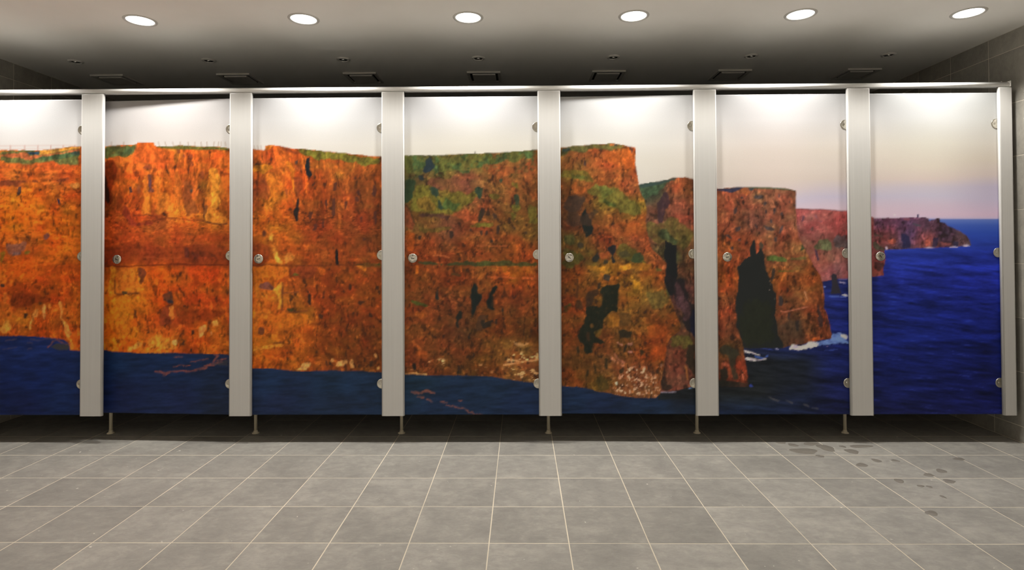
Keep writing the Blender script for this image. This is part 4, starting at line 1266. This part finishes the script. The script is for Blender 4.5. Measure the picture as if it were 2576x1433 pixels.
feat('E 1420 1160 1480 1150 1540 1210 1420 1230', (54, 50, 36), 0.7, 4)
feat('E 1540 1240 1640 1160 1680 1230 1640 1290 1550 1280', (46, 62, 40), 0.8, 4)
feat('E 1150 1270 1200 1170 1230 1180 1200 1290', (34, 38, 36), 0.9, 3)
feat('E 1270 1260 1320 1250 1310 1300 1270 1290', (36, 38, 34), 0.8, 3)
feat('E 1200 1180 1340 1170 1340 1250 1240 1250', (176, 80, 40), 0.5, 4)
feat('E 1100 1310 1300 1290 1500 1290 1750 1280 1700 1350 1400 1355 1120 1360', (142, 92, 28), 0.7, 5)
feat('E 1200 1300 1280 1300 1280 1350 1210 1350', (178, 120, 32), 0.6, 3)
feat('E 1420 1300 1540 1295 1540 1350 1440 1350', (176, 118, 34), 0.6, 3)
feat('E 1780 1320 1850 1330 1850 1350 1790 1350', (72, 76, 36), 0.7, 2)
feat('E 1420 860 1540 870 1640 850 1680 960 1650 1030 1500 1040 1420 1000', (168, 80, 34), 0.5, 7, 1)
feat('E 1330 900 1480 900 1430 1030 1350 990', (150, 74, 40), 0.4, 5)
feat('E 1860 1280 1900 1290 1890 1340 1850 1330', (170, 96, 60), 0.6, 2)
# dark cavern, lower door five
feat('F 1235 150 1300 110 1400 100 1425 60 1420 230 1415 370 1330 370 1300 430 1260 450 1250 560 1180 600 1240 660 1330 690 1250 700 1150 690 1160 760 1110 800 1080 760 1060 690 1010 640 1040 520 1090 480 1080 380 1090 330 1230 330 1260 250 1220 130', (26, 30, 22), 1, 2.5)
feat('F 1085 210 1140 160 1220 150 1220 200 1160 230 1150 300 1100 330', (40, 32, 26), 0.75, 3)
feat('F 1255 0 1340 0 1330 70 1260 60', (42, 44, 44), 0.85, 2.5)
feat('F 1200 90 1240 80 1250 160 1210 160', (34, 30, 24), 0.85, 2)
feat('F 1130 500 1160 500 1160 540 1130 530', (96, 66, 32), 0.8, 2)
feat('F 1100 570 1140 580 1130 680 1100 650', (66, 42, 26), 0.7, 3)
feat('F 990 20 1020 30 1010 240 990 230', (62, 38, 22), 0.7, 2)
feat('F 1010 240 1050 240 1070 340 1020 360 1000 300', (56, 40, 24), 0.7, 3)
feat('F 870 310 950 290 960 330 890 370', (64, 66, 24), 0.85, 3)
feat('F 880 330 960 320 965 370 930 375', (170, 74, 24), 0.6, 3)
feat('F 1560 50 1620 70 1620 150 1570 150', (190, 132, 36), 0.7, 4)
feat('F 1535 10 1570 10 1570 45 1540 40', (190, 130, 40), 0.7, 2)
feat('F 1680 180 1880 180 1930 260 1900 330 1780 340 1700 330', (86, 76, 38), 0.65, 6)
feat('F 1880 80 1930 200 1920 230 1880 170', (76, 80, 42), 0.8, 2)
feat('F 1330 380 1420 380 1420 520 1350 560 1310 520', (156, 98, 30), 0.55, 6)
feat('F 1420 560 1540 560 1530 640 1440 640', (34, 32, 24), 0.85, 4)
feat('F 1480 700 1510 710 1490 800 1470 790', (34, 30, 26), 0.8, 2)
feat('F 1180 570 1260 540 1260 630 1210 640', (110, 84, 32), 0.7, 3)
feat('F 1420 400 1540 400 1540 520 1430 510', (84, 60, 30), 0.6, 5)
feat('F 1720 520 1900 510 1900 620 1740 640', (168, 76, 26), 0.45, 5)
feat('F 1730 730 1890 730 1880 880 1740 860', (164, 70, 24), 0.45, 4)
feat('F 1900 740 2000 740 1960 820 1900 820', (92, 84, 30), 0.6, 4)
feat('F 1870 830 2080 760 2110 960 2000 1100 1870 960', (98, 56, 46), 0.5, 5, 1)
for s in ('F 1370 680 1420 690 1480 720 1440 720', 'F 1500 690 1570 670 1550 720 1500 710', 'F 1510 770 1580 770 1560 790 1510 790'):
    feat(s, (206, 138, 120), 0.7, 4)
feat('F 1300 800 1340 790 1400 870 1480 920 1450 930 1380 880', (196, 128, 96), 0.7, 4)
feat('F 1390 770 1440 860 1490 910 1430 890 1380 800', (150, 92, 74), 0.6, 4)
gs = sm(0.58, 0.68, fbm(X / 6, Y / 6.5, 131, 3, 0.65))
for s, o_ in (('F 1480 930 1700 910 1700 990 1480 990', 0.9), ('F 1370 960 1420 960 1420 1120 1370 1100', 0.85), ('F 1440 1000 1700 990 1830 1020 1830 1190 1780 1230 1500 1210 1380 1150', 0.8),
              ('F 1240 960 1270 960 1260 1020 1240 1000', 0.8), ('F 1780 880 1860 900 1850 1060 1790 1060', 0.4), ('F 1330 1120 1500 1150 1480 1215 1340 1190', 0.5)):
    lay(poly(s, 4, 2) * gs * mm, (236, 172, 138), o_)
feat('F 1380 1080 1405 1070 1405 1110 1385 1110', (238, 196, 150), 0.9, 1.5)
feat('F 1200 1000 1330 1060 1330 1160 1200 1140', (60, 52, 24), 0.65, 5)
feat('F 860 800 1060 700 1100 800 1180 900 1200 1100 1060 1100 1000 950 860 900', (86, 52, 24), 0.4, 8, 2)
for s in ('F 1160 880 1180 880 1190 1000 1170 1000', 'F 1280 830 1310 830 1310 960 1280 930', 'F 1000 700 1030 720 1010 880', 'F 1090 940 1110 960 1100 1080 1080 1060', 'F 1220 1020 1240 1040 1230 1120', 'F 1430 930 1480 940 1470 990 1430 990',
          'F 1700 800 1720 810 1700 880', 'F 1640 740 1670 760 1650 860'):
    feat(s, (38, 34, 22), 0.8, 3)
lay(stroke('F 1840 1178 1900 1180 1990 1178', 0.9, 1), (160, 150, 170), 0.8)
lay(stroke('F 2125 1142 2160 1134 2195 1120', 1.0, 1), (110, 150, 200), 0.7)

# fence posts, rails and a walker on the skyline
for px_, y0_, y1_ in ((26.5, 366, 377), (61.5, 366, 377), (95.5, 366, 377), (128, 366, 376), (159, 366, 372), (188.5, 365, 369)):
    lay(stroke(f'P {px_} {y0_} {px_} {y1_}', 0.35, 0), (206, 150, 136), 0.85)
lay(stroke('P -160 367 100 366 192 365.5', 0.15, 0), (226, 190, 178), 0.7)
lay(stroke('P -160 375 100 374 130 375', 0.1, 0), (226, 190, 178), 0.6)
for a, b_ in ((401, 398), (418, 415), (437, 434), (453.5, 453), (474, 473), (490, 490), (507, 506), (521, 520), (538, 539), (549, 550), (556, 556), (568, 566), (311, 311), (280.5, 280.5), (641, 640), (650, 648), (658, 656)):
    y1_ = 367 if a < 640 else 376
    lay(stroke(f'P {b_} {y1_ - 10} {a} {y1_}', 0.3, 0), (186, 160, 140), 0.75)
lay(poly('P 1193.5 382 1195 380 1196.5 382 1196 386 1194 386', 0), (60, 50, 46))

# a soft lens-like grain of the enlargement
IMG = np.clip(IMG, 2, 252)


def to_lin(c):
    c = c / 255.0
    return np.where(c <= 0.04045, c / 12.92, ((c + 0.055) / 1.055) ** 2.4)


LINIMG = to_lin(IMG).astype(np.float32)
# ink densities: the photograph's tones divided by the fall of light down the doors
ILY = [225, 260, 300, 360, 420, 500, 600, 700, 800, 900, 1000, 1062]
ILV = [2.25, 2.10, 1.68, 1.23, 1.02, 0.85, 0.71, 0.62, 0.57, 0.54, 0.52, 0.51]
TINT = np.array([1.02, 1.0, 0.93], np.float32)
fall = np.interp(gy, ILY, ILV).astype(np.float32)
ALB = np.clip(LINIMG / TINT / fall[:, None, None], 0.002, 0.88)


def sample(px, py):
    fx = np.clip((px - PX0) / ST, 0, len(gx) - 1.001)
    fy = np.clip((py - PYA) / ST, 0, len(gy) - 1.001)
    j, i = fx.astype(int), fy.astype(int)
    u, v = (fx - j)[:, None], (fy - i)[:, None]
    return (ALB[i, j] * (1 - u) + ALB[i, j + 1] * u) * (1 - v) + (ALB[i + 1, j] * (1 - u) + ALB[i + 1, j + 1] * u) * v


# ---------------------------------------------------------------- the doors
DOOR_LABEL = [
    'cubicle door printed with orange cliff below a grassy rim and fence railings',
    'slightly ajar cubicle door printed with orange cliff and a green corner of turf',
    'cubicle door printed with streaked orange cliff under a sloping grass top',
    'cubicle door printed with mossy green and brown cliff face and black fissures',
    'cubicle door printed with a cliff edge ending against sky and headland beyond',
    'cubicle door printed with a dark sea cave, surf and a rock stack',
    'cubicle door printed with open blue sea and a distant headland with tower']
AJAR = [0.0, 3.0, 0.0, 0.0, 1.4, 0.0, 0.0]
STEP = 2.5 / 434.0


def panel_mesh(wid, hgt, world):
    """slab hung on its right edge: x in [-wid, 0], front face at y = 0, fine grid on the printed front"""
    nx, nz = int(wid / STEP) + 1, int(hgt / STEP) + 1
    xs_, zs_ = np.linspace(-wid, 0, nx), np.linspace(0, hgt, nz)
    gxx, gzz = np.meshgrid(xs_, zs_)
    front = np.stack([gxx.ravel(), np.zeros(nx * nz), gzz.ravel()], 1)
    wpos = front @ world[:3, :3].T + world[:3, 3]
    v = wpos - np.array([0, 0, CH])
    dep = v @ FX
    col = sample(CX + CF * (v @ RX) / dep, CY - CF * (v @ UX) / dep)
    back = np.array([(-wid, DT, 0), (0, DT, 0), (0, DT, hgt), (-wid, DT, hgt)])
    co = np.concatenate([front, back]).astype(np.float32)
    idx = np.arange(nx * nz).reshape(nz, nx)
    q = np.stack([idx[:-1, :-1], idx[:-1, 1:], idx[1:, 1:], idx[1:, :-1]], -1).reshape(-1, 4)
    b0 = nx * nz
    loops = [list(idx[0, ::-1]) + [b0, b0 + 1], list(idx[:, -1][::-1]) + [b0 + 1, b0 + 2],
             list(idx[-1, :]) + [b0 + 2, b0 + 3], list(idx[:, 0]) + [b0 + 3, b0], [b0 + 3, b0 + 2, b0 + 1, b0]]
    me = bpy.data.meshes.new('door_panel')
    me.vertices.add(len(co))
    me.vertices.foreach_set('co', co.ravel())
    lv = np.concatenate([q.ravel()] + [np.array(l) for l in loops]).astype(np.int32)
    tot = np.concatenate([np.full(len(q), 4), [len(l) for l in loops]]).astype(np.int32)
    me.loops.add(len(lv))
    me.loops.foreach_set('vertex_index', lv)
    me.polygons.add(len(tot))
    me.polygons.foreach_set('loop_start', np.concatenate([[0], np.cumsum(tot)[:-1]]).astype(np.int32))
    me.materials.append(M_PRINT)
    me.materials.append(M_PART)
    me.polygons.foreach_set('material_index', np.concatenate([np.zeros(len(q)), np.ones(len(loops))]).astype(np.int32))
    me.update(calc_edges=True)
    at = me.color_attributes.new('print', 'FLOAT_COLOR', 'POINT')
    rgba = np.ones((len(co), 4), np.float32)
    rgba[:len(col), :3] = col
    rgba[len(col):, :3] = 0.8
    at.data.foreach_set('color', rgba.ravel())
    return me


knob_me = mesh_from(face_camera(lathe([(0.010, 0.0), (0.010, 0.012), (0.0255, 0.012), (0.0262, 0.014), (0.0262, 0.022), (0.0245, 0.0238), (0.012, 0.0244), (0, 0.0246)], 48)),
                    'knob', M_KNOB, True)
slot_me = mesh_from(face_camera(box(-0.009, 0.009, -0.0018, 0.0018, 0.0240, 0.0252)), 'coin_slot', M_DARK)
dot_me = mesh_from(face_camera(lathe([(0.0026, 0.0236), (0.0026, 0.0249), (0, 0.0249)], 12)), 'indicator_hole', M_DARK)
disc_me = mesh_from(face_camera(lathe([(0.0275, 0.0), (0.0275, 0.0022), (0.0262, 0.0032), (0.0225, 0.0034), (0.0215, 0.0028), (0, 0.0028)], 48)),
                    'hinge_disc', M_STEEL, True)
screw_me = mesh_from(face_camera(lathe([(0.0062, 0.002), (0.0062, 0.0035), (0.005, 0.0039), (0.0025, 0.0036), (0, 0.003)], 20)), 'hinge_screw', M_STEEL, True)
HZ = (0.336, 1.064, 1.790)
for k in range(7):
    xa, xb = max(EDGES[k], ([-9] + LEGX)[k]) + 0.012, min(EDGES[k + 1], (LEGX + [9])[k]) - 0.012
    if k == 0:
        xa = XL + 0.05
    if k == 6:
        xb = XR - 0.05
    wid = xb - xa
    door = thing('printed_door', DOOR_LABEL[k], 'door', (xb, DY, ZD0), 'printed cubicle doors')
    ang = math.radians(-AJAR[k])
    door.rotation_euler.z = ang
    door['kind'] = 'thing'
    W = np.array(Matrix.Translation((xb, DY, ZD0)) @ Matrix.Rotation(ang, 4, 'Z'))
    link('door_panel', panel_mesh(wid, ZD1 - ZD0, W), door)
    pl = (EDGES[k + 1] - PW / 2) if k < 6 else 2.683          # left edge of the pilaster on the hinge side
    pr = (EDGES[k] + PW / 2) if k > 0 else -3.234              # right edge of the pilaster on the lock side
    for z in HZ:
        h = link('hinge_disc', disc_me, door, (pl - 0.003 - xb, 0, z - ZD0))
        link('hinge_screw', screw_me, h, (-0.008, 0, 0))
    kx = [0.05, 0.057, 0.042, 0.049, 0.048, 0.052, 0.044][k]
    kb = link('knob', knob_me, door, (pr + kx - xb, 0, 1.046 - ZD0))
    kb.rotation_euler.y = [0.3, 0.5, -0.2, 0.1, 0.6, -0.1, 0.9][k]
    link('coin_slot', slot_me, kb)
    link('indicator_hole', dot_me, kb, (0, 0, 0.016))

# ---------------------------------------------------------------- wet spots on the floor
WET = [(2023, 1134, 30, 8), (2078, 1126, 20, 8), (2040, 1116, 20, 4), (1995, 1119, 11, 4), (1965, 1113, 11, 3), (2143, 1135, 14, 7), (2120, 1123, 7, 3),
       (2165, 1122, 28, 4), (2168, 1169, 14, 5), (2205, 1158, 11, 4), (2252, 1158, 9, 3), (2063, 1147, 10, 3), (2368, 1184, 13, 5), (2336, 1194, 13, 4),
       (2388, 1210, 15, 5), (2262, 1209, 12, 5), (2412, 1154, 13, 4), (2343, 1290, 16, 6), (2316, 1222, 8, 3), (2338, 1224, 6, 3), (2372, 1249, 5, 4)]


def floor_at(px, py):
    d = RX * (px - CX) / CF + UX * (CY - py) / CF + FX
    return np.array([0, 0, CH]) - d * CH / d[2]


wr = random.Random(8)
for px, py, rx, ry in WET:
    c = floor_at(px, py)
    ax = abs(floor_at(px + rx, py)[0] - c[0])
    ay = abs(floor_at(px, py + ry)[1] - floor_at(px, py - ry)[1]) / 2
    bm = bmesh.new()
    n = 20
    ph = [wr.uniform(0, 6.28) for _ in range(3)]
    top, bot = [], []
    for j in range(n):
        a = 2 * math.pi * j / n
        r = 1 + 0.13 * math.sin(2 * a + ph[0]) + 0.10 * math.sin(3 * a + ph[1]) + 0.05 * math.sin(5 * a + ph[2])
        top.append(bm.verts.new((ax * r * 0.94 * math.cos(a), ay * r * 0.94 * math.sin(a), 0.0007)))
        bot.append(bm.verts.new((ax * r * math.cos(a), ay * r * math.sin(a), 0.0)))
    for j in range(n):
        bm.faces.new((bot[j], bot[(j + 1) % n], top[(j + 1) % n], top[j]))
    bm.faces.new(top)
    o = link('wet_spot', mesh_from(bm, 'wet_spot', M_WET, True), None, (c[0], c[1], 0.0003))
    lab = ('small dark wet drop mark on the grey floor tiles before the open blue sea door' if rx < 20 else
           'long thin wet streak on the tiles before the open blue sea door' if px > 2100 else
           'broad brownish wet patch on the tiles before the dark sea cave door')
    tag(o, lab, 'wet spot', 'wet spots on the floor tiles')
